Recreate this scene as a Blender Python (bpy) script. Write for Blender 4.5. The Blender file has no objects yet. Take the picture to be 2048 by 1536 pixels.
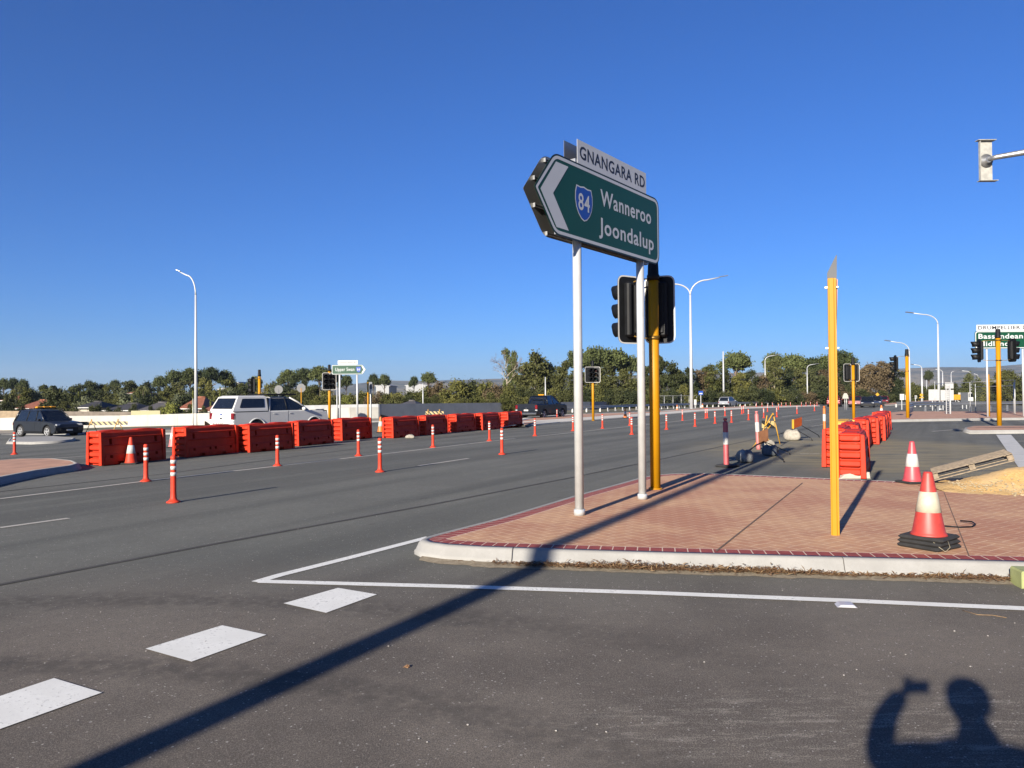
import bpy, bmesh, math, random
from mathutils import Vector, Matrix
random.seed(7)
sc = bpy.context.scene
col = sc.collection
R = math.radians
# ---------------------------------------------------------------- camera, sky, sun, exposure
F = 1539.0; H = 1.7; PITCH = math.atan(20/F); ROLL = R(0.5)
cam_d = bpy.data.cameras.new('camera'); cam = bpy.data.objects.new('camera', cam_d); col.objects.link(cam)
cam_d.sensor_fit = 'HORIZONTAL'; cam_d.sensor_width = 36.0; cam_d.lens = F/2048*36.0
cam_d.clip_start = 0.05; cam_d.clip_end = 20000
cam.matrix_world = Matrix.Translation((0, 0, H)) @ Matrix.Rotation(R(90)+PITCH, 4, 'X') @ Matrix.Rotation(-ROLL, 4, 'Z')
sc.camera = cam
SUN_AZ = R(208.2); SUN_EL = R(18.6)
w = bpy.data.worlds.new('World'); sc.world = w; w.use_nodes = True
nt = w.node_tree; bg = nt.nodes['Background']
sky = nt.nodes.new('ShaderNodeTexSky'); sky.sky_type = 'NISHITA'; sky.sun_disc = False
sky.sun_elevation = SUN_EL; sky.sun_rotation = SUN_AZ
sky.air_density = 1.0; sky.dust_density = 0.1; sky.ozone_density = 10.0; sky.altitude = 0
tn = nt.nodes.new('ShaderNodeMix'); tn.data_type = 'RGBA'; tn.blend_type = 'MULTIPLY'; tn.inputs[0].default_value = 1.0
tn.inputs[7].default_value = (.83, .865, 1.05, 1)      # camera white balance of the sky light
nt.links.new(sky.outputs[0], tn.inputs[6]); nt.links.new(tn.outputs[2], bg.inputs[0]); bg.inputs[1].default_value = 0.050
sd = bpy.data.lights.new('sun', 'SUN'); so = bpy.data.objects.new('sun', sd); col.objects.link(so)
sd.energy = 5.0; sd.angle = R(0.55); sd.color = (1.0, 0.91, 0.78)
sdir = Vector((math.sin(SUN_AZ)*math.cos(SUN_EL), math.cos(SUN_AZ)*math.cos(SUN_EL), math.sin(SUN_EL)))
so.rotation_euler = sdir.to_track_quat('Z', 'Y').to_euler()
sc.view_settings.view_transform = 'Standard'; sc.view_settings.look = 'None'
sc.view_settings.exposure = 1.38; sc.view_settings.gamma = 1.0
sc.render.engine = 'CYCLES'
HAZE = 0.00008
sc.render.resolution_x = 1024; sc.render.resolution_y = 768

# ---------------------------------------------------------------- terrain and pixel helpers
def sm(t, w_): return .5*(t+math.sqrt(t*t+w_*w_))
def Z(x, y):
    a = sm(y-18, 4)-sm(y-170, 10)
    b = sm(-x-12, 3)-sm(-x-52, 6)
    return -.007*a-.03*b
def ray(u, v):
    a, b = u-1024, 768-v
    c, s = math.cos(ROLL), math.sin(ROLL)
    a, b = a*c+b*s, -a*s+b*c
    cp, sp = math.cos(PITCH), math.sin(PITCH)
    y = F*cp-b*sp; z = F*sp+b*cp
    return (a/y, 1.0, z/y)
def G(u, v, h=0.0):
    d = ray(u, v); lo, hi = .5, 3000
    for i in range(55):
        m = (lo+hi)/2
        if H+d[2]*m > Z(d[0]*m, m)+h: lo = m
        else: hi = m
    return Vector((d[0]*lo, lo, Z(d[0]*lo, lo)+h))
def P(u, v, y):
    d = ray(u, v); return Vector((d[0]*y, y, H+d[2]*y))
def S(u, y, v=800):                      # a point standing on the terrain at depth y
    p = P(u, v, y); return Vector((p.x, p.y, Z(p.x, p.y)))
def px(n, y): return n/F*y               # photograph pixels to metres at depth y

# ---------------------------------------------------------------- objects
def tag(o, label=None, cat=None, group=None, kind=None):
    if label: o['label'] = label
    if cat: o['category'] = cat
    if group: o['group'] = group
    if kind: o['kind'] = kind
    return o
def thing(name, label, cat, loc=(0, 0, 0), rz=0.0, group=None, sc_=1.0):
    o = bpy.data.objects.new(name, None); col.objects.link(o); o.empty_display_size = .2
    o.location = loc; o.rotation_euler = (0, 0, rz); o.scale = (sc_, sc_, sc_)
    return tag(o, label, cat, group)
def kids(o): return [c for c in bpy.data.objects if c.parent == o]
def dup(root, loc, rz=None, label=None, scale=None, rot=None):
    def cp(o, par):
        c = o.copy(); col.objects.link(c)
        if par is not None: c.parent = par
        for k in TREE.get(o.name, []): 
            n = cp(k, c); TREE.setdefault(c.name, []).append(n)
        return c
    r = cp(root, None); r.location = loc
    if rz is not None: r.rotation_euler = (0, 0, rz)
    if rot is not None: r.rotation_euler = rot
    if label: r['label'] = label
    if scale is not None: r.scale = scale if hasattr(scale, '__len__') else (scale,)*3
    return r
TREE = {}

class MB:
    def __init__(s): s.v = []; s.f = []; s.m = []; s.sm = []
    def add(s, vs, fs, m=0, smooth=False):
        b = len(s.v); s.v += [tuple(p) for p in vs]
        for f in fs: s.f.append([b+i for i in f]); s.m.append(m); s.sm.append(smooth)
        return s
    def box(s, c, d, rz=0, m=0, M=None, bev=0):
        x, y, z = d[0]/2, d[1]/2, d[2]/2
        if bev:
            b = min(bev, x*.9, y*.9, z*.9)
            vs = []
            for (zz, i) in ((-z, b), (-z+b, 0), (z-b, 0), (z, b)):
                for (sx, sy, ax, ay) in ((-1,-1,1,0),(1,-1,-1,0),(1,-1,0,1),(1,1,0,-1),(1,1,-1,0),(-1,1,1,0),(-1,1,0,-1),(-1,-1,0,1)):
                    vs.append((sx*(x-i)+ax*(b-0)*1, sy*(y-i)+ay*b, zz))
            fs = [[k*8+j, k*8+(j+1) % 8, (k+1)*8+(j+1) % 8, (k+1)*8+j] for k in range(3) for j in range(8)]
            fs += [list(range(7, -1, -1)), list(range(24, 32))]
        else:
            vs = [(a, b_, c_) for c_ in (-z, z) for (a, b_) in ((-x,-y),(x,-y),(x,y),(-x,y))]
            fs = [[3,2,1,0],[4,5,6,7],[0,1,5,4],[1,2,6,5],[2,3,7,6],[3,0,4,7]]
        T = Matrix.Translation(c) @ (M.to_4x4() if M is not None else Matrix.Rotation(rz, 4, 'Z'))
        return s.add([T @ Vector(p) for p in vs], fs, m)
    def tube(s, pts, r, n=10, m=0, cap=True, smooth=True):
        pts = [Vector(p) for p in pts]
        rr = r if hasattr(r, '__len__') else [r]*len(pts)
        vs = []; up = Vector((0, 0, 1)); prev = None
        for i, p in enumerate(pts):
            t = (pts[min(i+1, len(pts)-1)]-pts[max(i-1, 0)])
            if t.length < 1e-9: t = Vector((0, 0, 1))
            t.normalize()
            if prev is None: a = t.cross(Vector((1, 0, 0)) if abs(t.x) < .9 else up)
            else: a = prev-t*prev.dot(t)
            if a.length < 1e-6: a = t.orthogonal()
            a.normalize(); prev = a; b = t.cross(a)
            for k in range(n):
                th = 2*math.pi*k/n
                vs.append(p+(a*math.cos(th)+b*math.sin(th))*rr[i])
        fs = [[i*n+k, i*n+(k+1) % n, (i+1)*n+(k+1) % n, (i+1)*n+k] for i in range(len(pts)-1) for k in range(n)]
        s.add(vs, fs, m, smooth)
        if cap:
            b = len(s.v)-len(vs)
            s.f.append([b+k for k in range(n-1, -1, -1)]); s.m.append(m); s.sm.append(False)
            s.f.append([b+(len(pts)-1)*n+k for k in range(n)]); s.m.append(m); s.sm.append(False)
        return s
    def lathe(s, prof, c=(0, 0, 0), n=20, M=None, mats=None, m=0, smooth=True):
        T = Matrix.Translation(c) @ (M.to_4x4() if M is not None else Matrix.Identity(4))
        b = len(s.v)
        for (r, z) in prof:
            for k in range(n):
                th = 2*math.pi*k/n; s.v.append(tuple(T @ Vector((r*math.cos(th), r*math.sin(th), z))))
        for i in range(len(prof)-1):
            for k in range(n):
                s.f.append([b+i*n+k, b+i*n+(k+1) % n, b+(i+1)*n+(k+1) % n, b+(i+1)*n+k])
                s.m.append(mats[i] if mats else m); s.sm.append(smooth)
        if prof[0][0] > 1e-4: s.f.append([b+k for k in range(n-1, -1, -1)]); s.m.append(mats[0] if mats else m); s.sm.append(False)
        if prof[-1][0] > 1e-4: s.f.append([b+(len(prof)-1)*n+k for k in range(n)]); s.m.append(mats[-1] if mats else m); s.sm.append(False)
        return s
    def prism(s, poly, y0, y1, m=0, M=None, inset=0.0, smooth=False):
        """2D (x,z) outline extruded along y; inset chamfers both ends."""
        n = len(poly); T = M if M is not None else Matrix.Identity(4)
        ar = sum(poly[i][0]*poly[(i+1) % n][1]-poly[(i+1) % n][0]*poly[i][1] for i in range(n))
        if ar < 0: poly = list(reversed(poly))
        def off(d):
            o = []
            for i in range(n):
                a = Vector(poly[i-1]); b = Vector(poly[i]); c = Vector(poly[(i+1) % n])
                e1 = (b-a); e2 = (c-b)
                e1 = e1.normalized() if e1.length else e1; e2 = e2.normalized() if e2.length else e2
                nn = Vector((-e1.y-e2.y, e1.x+e2.x))
                if nn.length > 1e-6:
                    nn.normalize(); k = max(.5, abs(nn.dot(Vector((-e1.y, e1.x))))); nn = nn*(d/k)
                o.append(b+nn)
            return o
        rings = [(y0, poly), (y1, poly)] if not inset else [(y0, off(inset)), (y0+inset*math.copysign(1, y1-y0), poly), (y1-inset*math.copysign(1, y1-y0), poly), (y1, off(inset))]
        vs = [T @ Vector((q[0], yy, q[1])) for (yy, pl) in rings for q in pl]
        fs = [[k*n+i, (k+1)*n+i, (k+1)*n+(i+1) % n, k*n+(i+1) % n] for k in range(len(rings)-1) for i in range(n)]
        fs += [list(range(n)), [(len(rings)-1)*n+i for i in range(n-1, -1, -1)]]
        if y1 < y0: fs = [f[::-1] for f in fs]
        return s.add(vs, fs, m, smooth)
    def build(s, name, mats, parent=None, label=None, loc=None):
        me = bpy.data.meshes.new(name); me.from_pydata(s.v, [], s.f)
        if not isinstance(mats, (list, tuple)): mats = [mats]
        for q in mats: me.materials.append(q)
        if len(mats) > 1: me.polygons.foreach_set('material_index', s.m)
        me.polygons.foreach_set('use_smooth', s.sm)
        me.update()
        o = bpy.data.objects.new(name, me); col.objects.link(o)
        if parent is not None: o.parent = parent; TREE.setdefault(parent.name, []).append(o)
        if loc is not None: o.location = loc
        if label: o['label'] = label
        return o

# ---------------------------------------------------------------- materials
class E:
    """tiny arithmetic on shader sockets"""
    def __init__(s, nt, x): s.nt = nt; s.x = x
    def op(s, o, *a, clamp=False):
        n = s.nt.nodes.new('ShaderNodeMath'); n.operation = o; n.use_clamp = clamp
        for i, q in enumerate((s,)+a):
            q = q.x if isinstance(q, E) else q
            if isinstance(q, (int, float)): n.inputs[i].default_value = q
            else: s.nt.links.new(q, n.inputs[i])
        return E(s.nt, n.outputs[0])
    def __add__(s, o): return s.op('ADD', o)
    def __sub__(s, o): return s.op('SUBTRACT', o)
    def __mul__(s, o): return s.op('MULTIPLY', o)
    def __truediv__(s, o): return s.op('DIVIDE', o)
    def floor(s): return s.op('FLOOR')
    def fract(s): return s.op('FRACT')
    def lt(s, o): return s.op('LESS_THAN', o)
    def gt(s, o): return s.op('GREATER_THAN', o)
    def eq(s, o): return s.op('COMPARE', o, .3)
    def mx(s, o): return s.op('MAXIMUM', o)
    def mn(s, o): return s.op('MINIMUM', o)
    def ab(s): return s.op('ABSOLUTE')
    def step(s, a, b):
        n = s.nt.nodes.new('ShaderNodeMapRange'); n.interpolation_type = 'SMOOTHSTEP'
        s.nt.links.new(s.x, n.inputs[0]); n.inputs[1].default_value = a; n.inputs[2].default_value = b
        return E(s.nt, n.outputs[0])
class MT:
    def __init__(s, name, rough=.7, metal=0.0, spec=.5):
        s.mat = bpy.data.materials.new(name); s.mat.use_nodes = True; s.nt = s.mat.node_tree
        s.b = s.nt.nodes['Principled BSDF']; s.b.inputs['Roughness'].default_value = rough
        s.b.inputs['Metallic'].default_value = metal; s.b.inputs['Specular IOR Level'].default_value = spec
        s.tc = s.nt.nodes.new('ShaderNodeTexCoord')
    def xyz(s, src='Object', rot=0.0):
        o = s.tc.outputs[src]
        if rot:
            mp = s.nt.nodes.new('ShaderNodeMapping'); mp.inputs['Rotation'].default_value = (0, 0, rot)
            s.nt.links.new(o, mp.inputs[0]); o = mp.outputs[0]
        q = s.nt.nodes.new('ShaderNodeSeparateXYZ'); s.nt.links.new(o, q.inputs[0])
        return [E(s.nt, q.outputs[i]) for i in range(3)]
    def noise(s, scale, detail=3, src='Object', stretch=None, rot=0.0, rough=.55):
        o = s.tc.outputs[src]
        if stretch or rot:
            mp = s.nt.nodes.new('ShaderNodeMapping'); mp.vector_type = 'POINT'
            m0 = s.nt.nodes.new('ShaderNodeMapping'); m0.inputs['Rotation'].default_value = (0, 0, rot)
            s.nt.links.new(o, m0.inputs[0]); s.nt.links.new(m0.outputs[0], mp.inputs[0])
            mp.inputs['Scale'].default_value = stretch or (1, 1, 1); o = mp.outputs[0]
        n = s.nt.nodes.new('ShaderNodeTexNoise'); n.inputs['Scale'].default_value = scale
        n.inputs['Detail'].default_value = detail; n.inputs['Roughness'].default_value = rough
        s.nt.links.new(o, n.inputs['Vector']); return E(s.nt, n.outputs[0])
    def voro(s, scale, src='Object', out='Distance'):
        n = s.nt.nodes.new('ShaderNodeTexVoronoi'); n.inputs['Scale'].default_value = scale
        s.nt.links.new(s.tc.outputs[src], n.inputs['Vector'])
        if out == 'Color':
            q = s.nt.nodes.new('ShaderNodeSeparateColor'); s.nt.links.new(n.outputs['Color'], q.inputs[0]); return E(s.nt, q.outputs[0])
        return E(s.nt, n.outputs[out])
    def mix(s, f, a, b):
        n = s.nt.nodes.new('ShaderNodeMix'); n.data_type = 'RGBA'
        for i, q in ((0, f), (6, a), (7, b)):
            q = q.x if isinstance(q, E) else q
            if isinstance(q, (int, float)): n.inputs[i].default_value = q
            elif isinstance(q, tuple): n.inputs[i].default_value = (q[0]*.86, q[1]*.86, q[2]*.86, 1)
            else: s.nt.links.new(q, n.inputs[i])
        return n.outputs[2]
    def color(s, c): 
        if isinstance(c, tuple): s.b.inputs['Base Color'].default_value = (*c[:3], 1)
        else: s.nt.links.new(c, s.b.inputs['Base Color'])
        return s
    def bump(s, h, strength=.3, dist=.01):
        n = s.nt.nodes.new('ShaderNodeBump'); n.inputs['Strength'].default_value = strength; n.inputs['Distance'].default_value = dist
        s.nt.links.new(h.x, n.inputs['Height']); s.nt.links.new(n.outputs[0], s.b.inputs['Normal']); return s
def sc3(c, k): return (c[0]*k, c[1]*k, c[2]*k)
_mc = {}
def mt(name, c, rough=.6, metal=0.0, var=.12, scale=6.0, bump=0.0, spec=.5, dirt=None, src='Object', k=.62):
    if name in _mc: return _mc[name]
    c = sc3(c, k)
    if dirt: dirt = (sc3(dirt[0], k), dirt[1], dirt[2])
    m = MT(name, rough, metal, spec)
    n = m.noise(scale, 4, src)
    cc = m.mix(n.step(.25, .75), sc3(c, 1-var), sc3(c, 1+var))
    if dirt:
        d = m.noise(scale*.6+1.3, 6, src, rough=.7)
        cc = m.mix(d.step(dirt[1], dirt[1]+.15)*dirt[2], cc, dirt[0])
    m.color(cc)
    if bump: m.bump(m.noise(scale*8, 3, src), bump, .004)
    _mc[name] = m.mat; return m.mat
# materials shared
M_white = mt('white_paint', (.74,.73,.70), .5, var=.05, scale=2)
M_lampwhite = mt('lamp_post_paint', (.66,.68,.70), .45, .1, var=.05, scale=1.5)
M_galv = mt('galvanised_steel', (.50,.51,.52), .42, .75, var=.14, scale=12, dirt=((.7,.7,.68), .5, .5))
M_galvpale = mt('galvanised_post', (.62,.63,.62), .38, .30, var=.07, scale=7, k=.80)
M_alu = mt('weathered_aluminium', (.45,.44,.42), .4, .8, var=.12, scale=3)
M_yellow = mt('yellow_powder_coat', (.64,.29,.004), .5, spec=.22, var=.05, scale=3, dirt=((.5,.3,.05), .62, .35))
M_black = mt('black_plastic', (.010,.011,.013), .55, var=.3, scale=8, spec=.2)
M_rubber = mt('black_rubber', (.025,.025,.025), .85, var=.3, scale=14, bump=.3)
M_red = mt('red_barrier_plastic', (.74,.042,.010), .6, spec=.22, var=.15, scale=3.5, dirt=((.42,.13,.09), .56, .5), bump=.08)
M_yelbar = mt('yellow_barrier_plastic', (.80,.42,.03), .5, var=.12, scale=3.5)
M_hole = mt('barrier_hole_shadow_plastic', (.20,.015,.01), .6, var=.1)
M_bollard = mt('bollard_orange_red', (.80,.065,.028), .55, spec=.25, var=.10, scale=9, dirt=((.35,.08,.05), .60, .5))
M_bollpink = mt('faded_red_plastic', (.62,.11,.12), .5, var=.12, scale=5)
M_collar = mt('reflective_white_band', (.74,.73,.69), .35, var=.08, scale=12, dirt=((.5,.46,.36), .62, .4))
M_collardirty = mt('worn_cream_collar', (.68,.62,.47), .5, var=.10, scale=14, dirt=((.36,.27,.15), .58, .7))
M_conered = mt('cone_red', (.62,.062,.045), .5, var=.15, scale=12, dirt=((.28,.06,.05), .60, .7))
M_orange = mt('orange_plastic', (.80,.20,.02), .5, var=.1)
M_green = mt('green_sign_sheeting', (.003,.054,.024), .42, var=.05, scale=2, k=.9, spec=.35)
M_signwhite = mt('white_sign_sheeting', (.60,.62,.63), .4, var=.03, scale=3, k=.78)
M_signblue = mt('blue_shield_sheeting', (.01,.075,.45), .35, var=.04)
M_letterblack = mt('black_lettering', (.012,.012,.02), .5, var=.1)
M_glass = mt('tinted_car_glass', (.012,.015,.018), .06, var=.2, spec=.8)
M_tyre = mt('tyre_rubber', (.02,.02,.021), .8, var=.2)
M_rim = mt('alloy_rim', (.62,.63,.64), .35, .35, var=.1)
M_chrome = mt('chrome_trim', (.7,.7,.72), .15, .95, var=.04)
M_tail = mt('tail_lamp_red', (.22,.008,.012), .2, var=.2)
M_headl = mt('head_lamp_clear', (.75,.78,.8), .12, .3, var=.2, scale=20)
M_amber = mt('amber_lens', (.95,.42,.02), .25, var=.1)
M_bagwhite = mt('woven_sandbag_white', (.46,.42,.35), .9, var=.22, scale=14, bump=.6)
M_baggrey = mt('woven_sandbag_grey', (.13,.15,.17), .85, var=.3, scale=10, bump=.6)
M_darksteel = mt('dark_steel', (.025,.026,.028), .5, .4, var=.3)
M_signorange = mt('orange_sign_face', (.36,.07,.012), .5, var=.1)
M_signback = mt('brown_sign_back', (.34,.15,.07), .6, var=.15)
M_board = mt('plain_cream_wall', (.66,.56,.36), .8, var=.08)
M_wood = mt('weathered_pallet_wood', (.33,.26,.18), .85, var=.28, scale=16, bump=.5)

def text_mb(body, target, x0, z0, x1, z1, y, bold=0.0, th=.004):
    """text outline as mesh data in the XZ plane, fitted to a box"""
    cu = bpy.data.curves.new('lettering', 'FONT'); cu.body = body; cu.offset = bold; cu.space_character = 1.08
    cu.resolution_u = 3
    o = bpy.data.objects.new('lettering', cu); col.objects.link(o)
    dg = bpy.context.evaluated_depsgraph_get(); dg.update()
    me = bpy.data.meshes.new_from_object(o.evaluated_get(dg))
    xs = [v.co.x for v in me.vertices]; ys = [v.co.y for v in me.vertices]
    a0, a1, b0, b1 = min(xs), max(xs), min(ys), max(ys)
    kx = (x1-x0)/(a1-a0); kz = (z1-z0)/(b1-b0)
    n = len(target.v)
    # front and back faces with side walls, so the letters are real sheets
    vs = [(x0+(v.co.x-a0)*kx, y, z0+(v.co.y-b0)*kz) for v in me.vertices]
    target.add(vs, [list(p.vertices) for p in me.polygons])
    bpy.data.objects.remove(o); bpy.data.curves.remove(cu); bpy.data.meshes.remove(me)
    return target

# ================================================================ GROUND
def grid(xs, ys, f, keep=None):
    mb = MB(); nx = len(xs)
    for y in ys:
        for x in xs: mb.v.append((x, y, f(x, y)))
    for j in range(len(ys)-1):
        for i in range(nx-1):
            if keep and not keep((xs[i]+xs[i+1])/2, (ys[j]+ys[j+1])/2): continue
            mb.f.append([j*nx+i, j*nx+i+1, (j+1)*nx+i+1, (j+1)*nx+i]); mb.m.append(0); mb.sm.append(True)
    return mb
def axis(a, steps):
    o = [a]
    for (to, st) in steps:
        while o[-1] < to-1e-6: o.append(min(to, o[-1]+st))
    return o
XS = axis(-9000, [(-1000, 2000), (-200, 100), (-70, 10), (70, 2), (200, 10), (1000, 100), (9000, 2000)])
YS = axis(-600, [(-60, 90), (-10, 10), (60, 2), (220, 5), (1000, 60), (9000, 2000)])
def wall_y(x): return 0
def Zg(x, y):
    z = Z(x, y)-.03
    return z
gm = MT('verge_soil_and_dry_grass', .95)
n1 = gm.noise(.09, 5); n2 = gm.noise(2.2, 5)
gm.color(gm.mix(n1.step(.42, .58), gm.mix(n2.step(.3, .7), (.125,.098,.058), (.185,.155,.09)), gm.mix(n2.step(.3, .7), (.04,.048,.018), (.09,.082,.038))))
gm.bump(n2, .5, .1)
g = grid(XS, YS, Zg).build('ground', gm.mat); tag(g, kind='structure')

# asphalt: smooth grey main road, coarser brownish chips on the near slip lane
am = MT('asphalt', .9, spec=.25)
X, Y, _ = am.xyz()
D1 = (math.sin(R(29.6)), math.cos(R(29.6)))       # direction of the main road
across = X*D1[1]-Y*D1[0]                           # metres to the right of a line through the camera
along = X*D1[0]+Y*D1[1]
chips = am.voro(190.0, out='Color'); fine = am.noise(260, 2); mid = am.noise(9, 5, rough=.7); big = am.noise(.45, 5, rough=.6)
band = am.noise(.9, 3, stretch=(1, .03, 1), rot=R(29.6))
streak = am.noise(1.6, 5, stretch=(.35, 2.6, 1), rot=R(5), rough=.65)
near = (X*.03+Y*1.0).op('MULTIPLY_ADD', 1.0, big*2.0)
near = near.step(9.6, 6.0)
near = near*(X.step(-6.5, -3.0))
c_main = am.mix(band.step(.38, .60), (.100,.104,.092), (.158,.161,.141))
c_main = am.mix(big.step(.4, .62)*.35, c_main, (.100,.102,.092))
c_near = am.mix(big.step(.38, .62), (.112,.095,.078), (.190,.163,.133))
c = am.mix(near, c_main, c_near)
c = am.mix(mid.step(.35, .7)*.25, c, (.075,.072,.064))
gr = am.noise(125, 2, rough=.7)
c = am.mix(gr.step(.60, .30)*(near*.35+.22), c, (.05,.046,.042)); c = am.mix(gr.step(.50, .72)*(near*.40+.12), c, (.24,.21,.185))
oil = am.noise(2.6, 3, stretch=(1, .35, 1), rot=R(29.6)); c = am.mix(oil.step(.66, .74)*mid.step(.3, .6)*.45, c, (.05,.049,.046))
c = am.mix(fine.step(.30, .42)*-1.0+1.0, c, (.045,.041,.036))
c = am.mix(chips.gt(.80)*(near*.45+.15)*fine.step(.4, .6), c, (.27,.235,.20))
c = am.mix(am.voro(105.0, out='Color').gt(.993)*.55, c, (.50,.48,.44))
# khaki dust in the work area beyond the island
dx = (X-10.5)/5.2; dy = (Y-22.0)/8.0
mask = (dx*dx+dy*dy).step(1.25, .45)
dx2 = (X-2.1)/2.4; dy2 = (Y-3.95)/.55
mask2 = (dx2*dx2+dy2*dy2).step(1.2, .2)
c = am.mix(mask*streak.step(.36, .58)*.85, c, (.25,.215,.135))
c = am.mix(mask2*(am.noise(6, 6, stretch=(.5, 2.2, 1), rough=.75)*.65+gr*.35).step(.50, .60)*.7, c, (.30,.27,.23))
# soft rubber marks swept by turning tyres
dr = ((X+3.4)*(X+3.4)+(Y+1.6)*(Y+1.6)).op('SQRT')
rub = ((dr-8.1).ab().step(.35, .05)).mx((dr-6.55).ab().step(.30, .05))*X.step(2.5, -1.0)
c = am.mix(rub*(mid*.6+gr*.4).step(.40, .56)*.62, c, (.058,.052,.045))
am.color(c)
am.bump(fine+chips*.5, .55, .006)
def road_keep(x, y):
    if y < 62: return x > -62 and x < 66
    # main road corridor running away to the right, plus the cross road to the right
    c0 = x*D1[1]-y*D1[0]
    return (-34 < c0 < 26)
XR = [x for x in XS if -70 <= x <= 130]; YR = [y for y in YS if -60 <= y <= 220]
XR = axis(-66, [(66, 2), (130, 4)])
rd = grid(XR, YR, lambda x, y: Z(x, y), road_keep).build('road', am.mat); tag(rd, kind='structure')

def strip_pts(pts, width, h, side=0.0):
    """flat strip along world points, width in metres; returns left and right rows"""
    P2 = [Vector((p[0], p[1])) for p in pts]; Q = []
    for a, b in zip(P2, P2[1:]):
        n = max(1, int((b-a).length/1.5))
        for k in range(n): Q.append(a+(b-a)*k/n)
    Q.append(P2[-1]); L = []; Rr = []
    for i, q in enumerate(Q):
        t = (Q[min(i+1, len(Q)-1)]-Q[max(0, i-1)]).normalized(); n = Vector((-t.y, t.x))
        a = q+n*(width/2+side); b = q-n*(width/2-side)
        L.append((a.x, a.y, Z(a.x, a.y)+h)); Rr.append((b.x, b.y, Z(b.x, b.y)+h))
    return L, Rr
def strip(mb, pts, width, h=.006, m=0):
    L, Rr = strip_pts(pts, width, h); n = len(L)
    mb.add(L+Rr, [[n+i, n+i+1, i+1, i] for i in range(n-1)], m)
def pxs(*uv, h=0): return [G(u, v, h) for (u, v) in uv]
pm = MT('road_marking_paint', .75)
wear = pm.noise(34, 5, rough=.75); wb = pm.noise(3, 4)
pm.color(pm.mix((wear*.75+wb*.25).step(.54, .64)*.7, pm.mix(wb.step(.3, .7), (.64,.64,.60), (.72,.72,.68)), (.16,.155,.15)))
pm.bump(wear, .35, .004)
pm2 = MT('old_road_marking_paint', .8)
wear = pm2.noise(22, 5, rough=.75); wb = pm2.noise(1.2, 4)
pm2.color(pm2.mix((wear*.6+wb*.4).step(.52, .64)*.8, (.40,.38,.33), (.10,.10,.098)))
mk = MB()
strip(mk, pxs((512,1165),(560,1151),(700,1116),(858,1075)), .115)
strip(mk, pxs((520,1164),(900,1174),(1300,1187),(1700,1203),(2060,1219),(2400,1234)), .118, .0075)
# the big continuity blocks of the slip lane
for q in (((567,1208),(652,1227),(754,1190),(676,1177)), ((291,1299),(383,1325),(533,1271),(444,1252)), ((-90,1424),(-5,1462),(204,1387),(108,1358))):
    mk.add([G(u, v)+Vector((0, 0, .006)) for u, v in q], [[0, 1, 2, 3]])
tag(mk.build('road_markings', pm.mat), kind='structure')
mk = MB()
for a, b in (((0,1056),(137,1037)), ((838,932),(937,917)), ((-160,1000+18),(-60,1004))):
    strip(mk, pxs(a, b), .11)
strip(mk, pxs((-60,1006),(0,998),(280,964),(560,932),(760,909),(1030,877)), .12)
strip(mk, pxs((1072,873),(1400,838),(1504,827)), .12)
strip(mk, pxs((-40,929),(60,921),(176,912)), .12); strip(mk, pxs((330,904),(345,903)), .12)
for a, b in (((1480,844),(1500,842)), ((1563,834),(1586,831)), ((1612,827),(1625,826)), ((1623,853),(1648,849)), ((1608,842),(1640,838)), ((1350,835),(1408,833)), ((1500,823),(1525,821)), ((1864,863),(1930,858)), ((1776,822),(1830,824)), ((1745,829),(1762,824)), ((2020,883),(2070,882)), ((1600,905+3),(1640,908))):
    strip(mk, pxs(a, b), .12)
tag(mk.build('road_markings', pm2.mat), kind='structure')
# broad painted stripe at the far side slip lane
mk = MB()
A_ = [G(1992+(2110-1992)*t, 870+(1042-870)*t) for t in [(i/30)**.7 for i in range(31)]]; B_ = [G(2022+(2190-2022)*t, 870+(1058-870)*t) for t in [(i/30)**.7 for i in range(31)]]
mk.add([p+Vector((0, 0, .012)) for p in A_+B_], [[i, i+1, 32+i, 31+i] for i in range(30)])
tag(mk.build('painted_stripe', mt('stripe_paint', (.46,.46,.44), .8, var=.12, scale=3, k=1)), kind='structure')
mk = MB()
bit = mt('bitumen_sealant', (.060,.056,.050), .92, var=.3, scale=5)
strip(mk, pxs((-80,1187),(0,1170),(420,1090),(860,1010),(1140,956),(1310,921),(1420,898),(1560,868),(1640,851)), .075, .005)
strip(mk, pxs((-60,1008-18),(330,948),(560,917),(760,892),(1000,862),(1060,855)), .05, .005)
strip(mk, pxs((1745,848),(1900,846),(2100,850)), .25, .005)
tag(mk.build('road_seam', bit), kind='structure')

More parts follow.
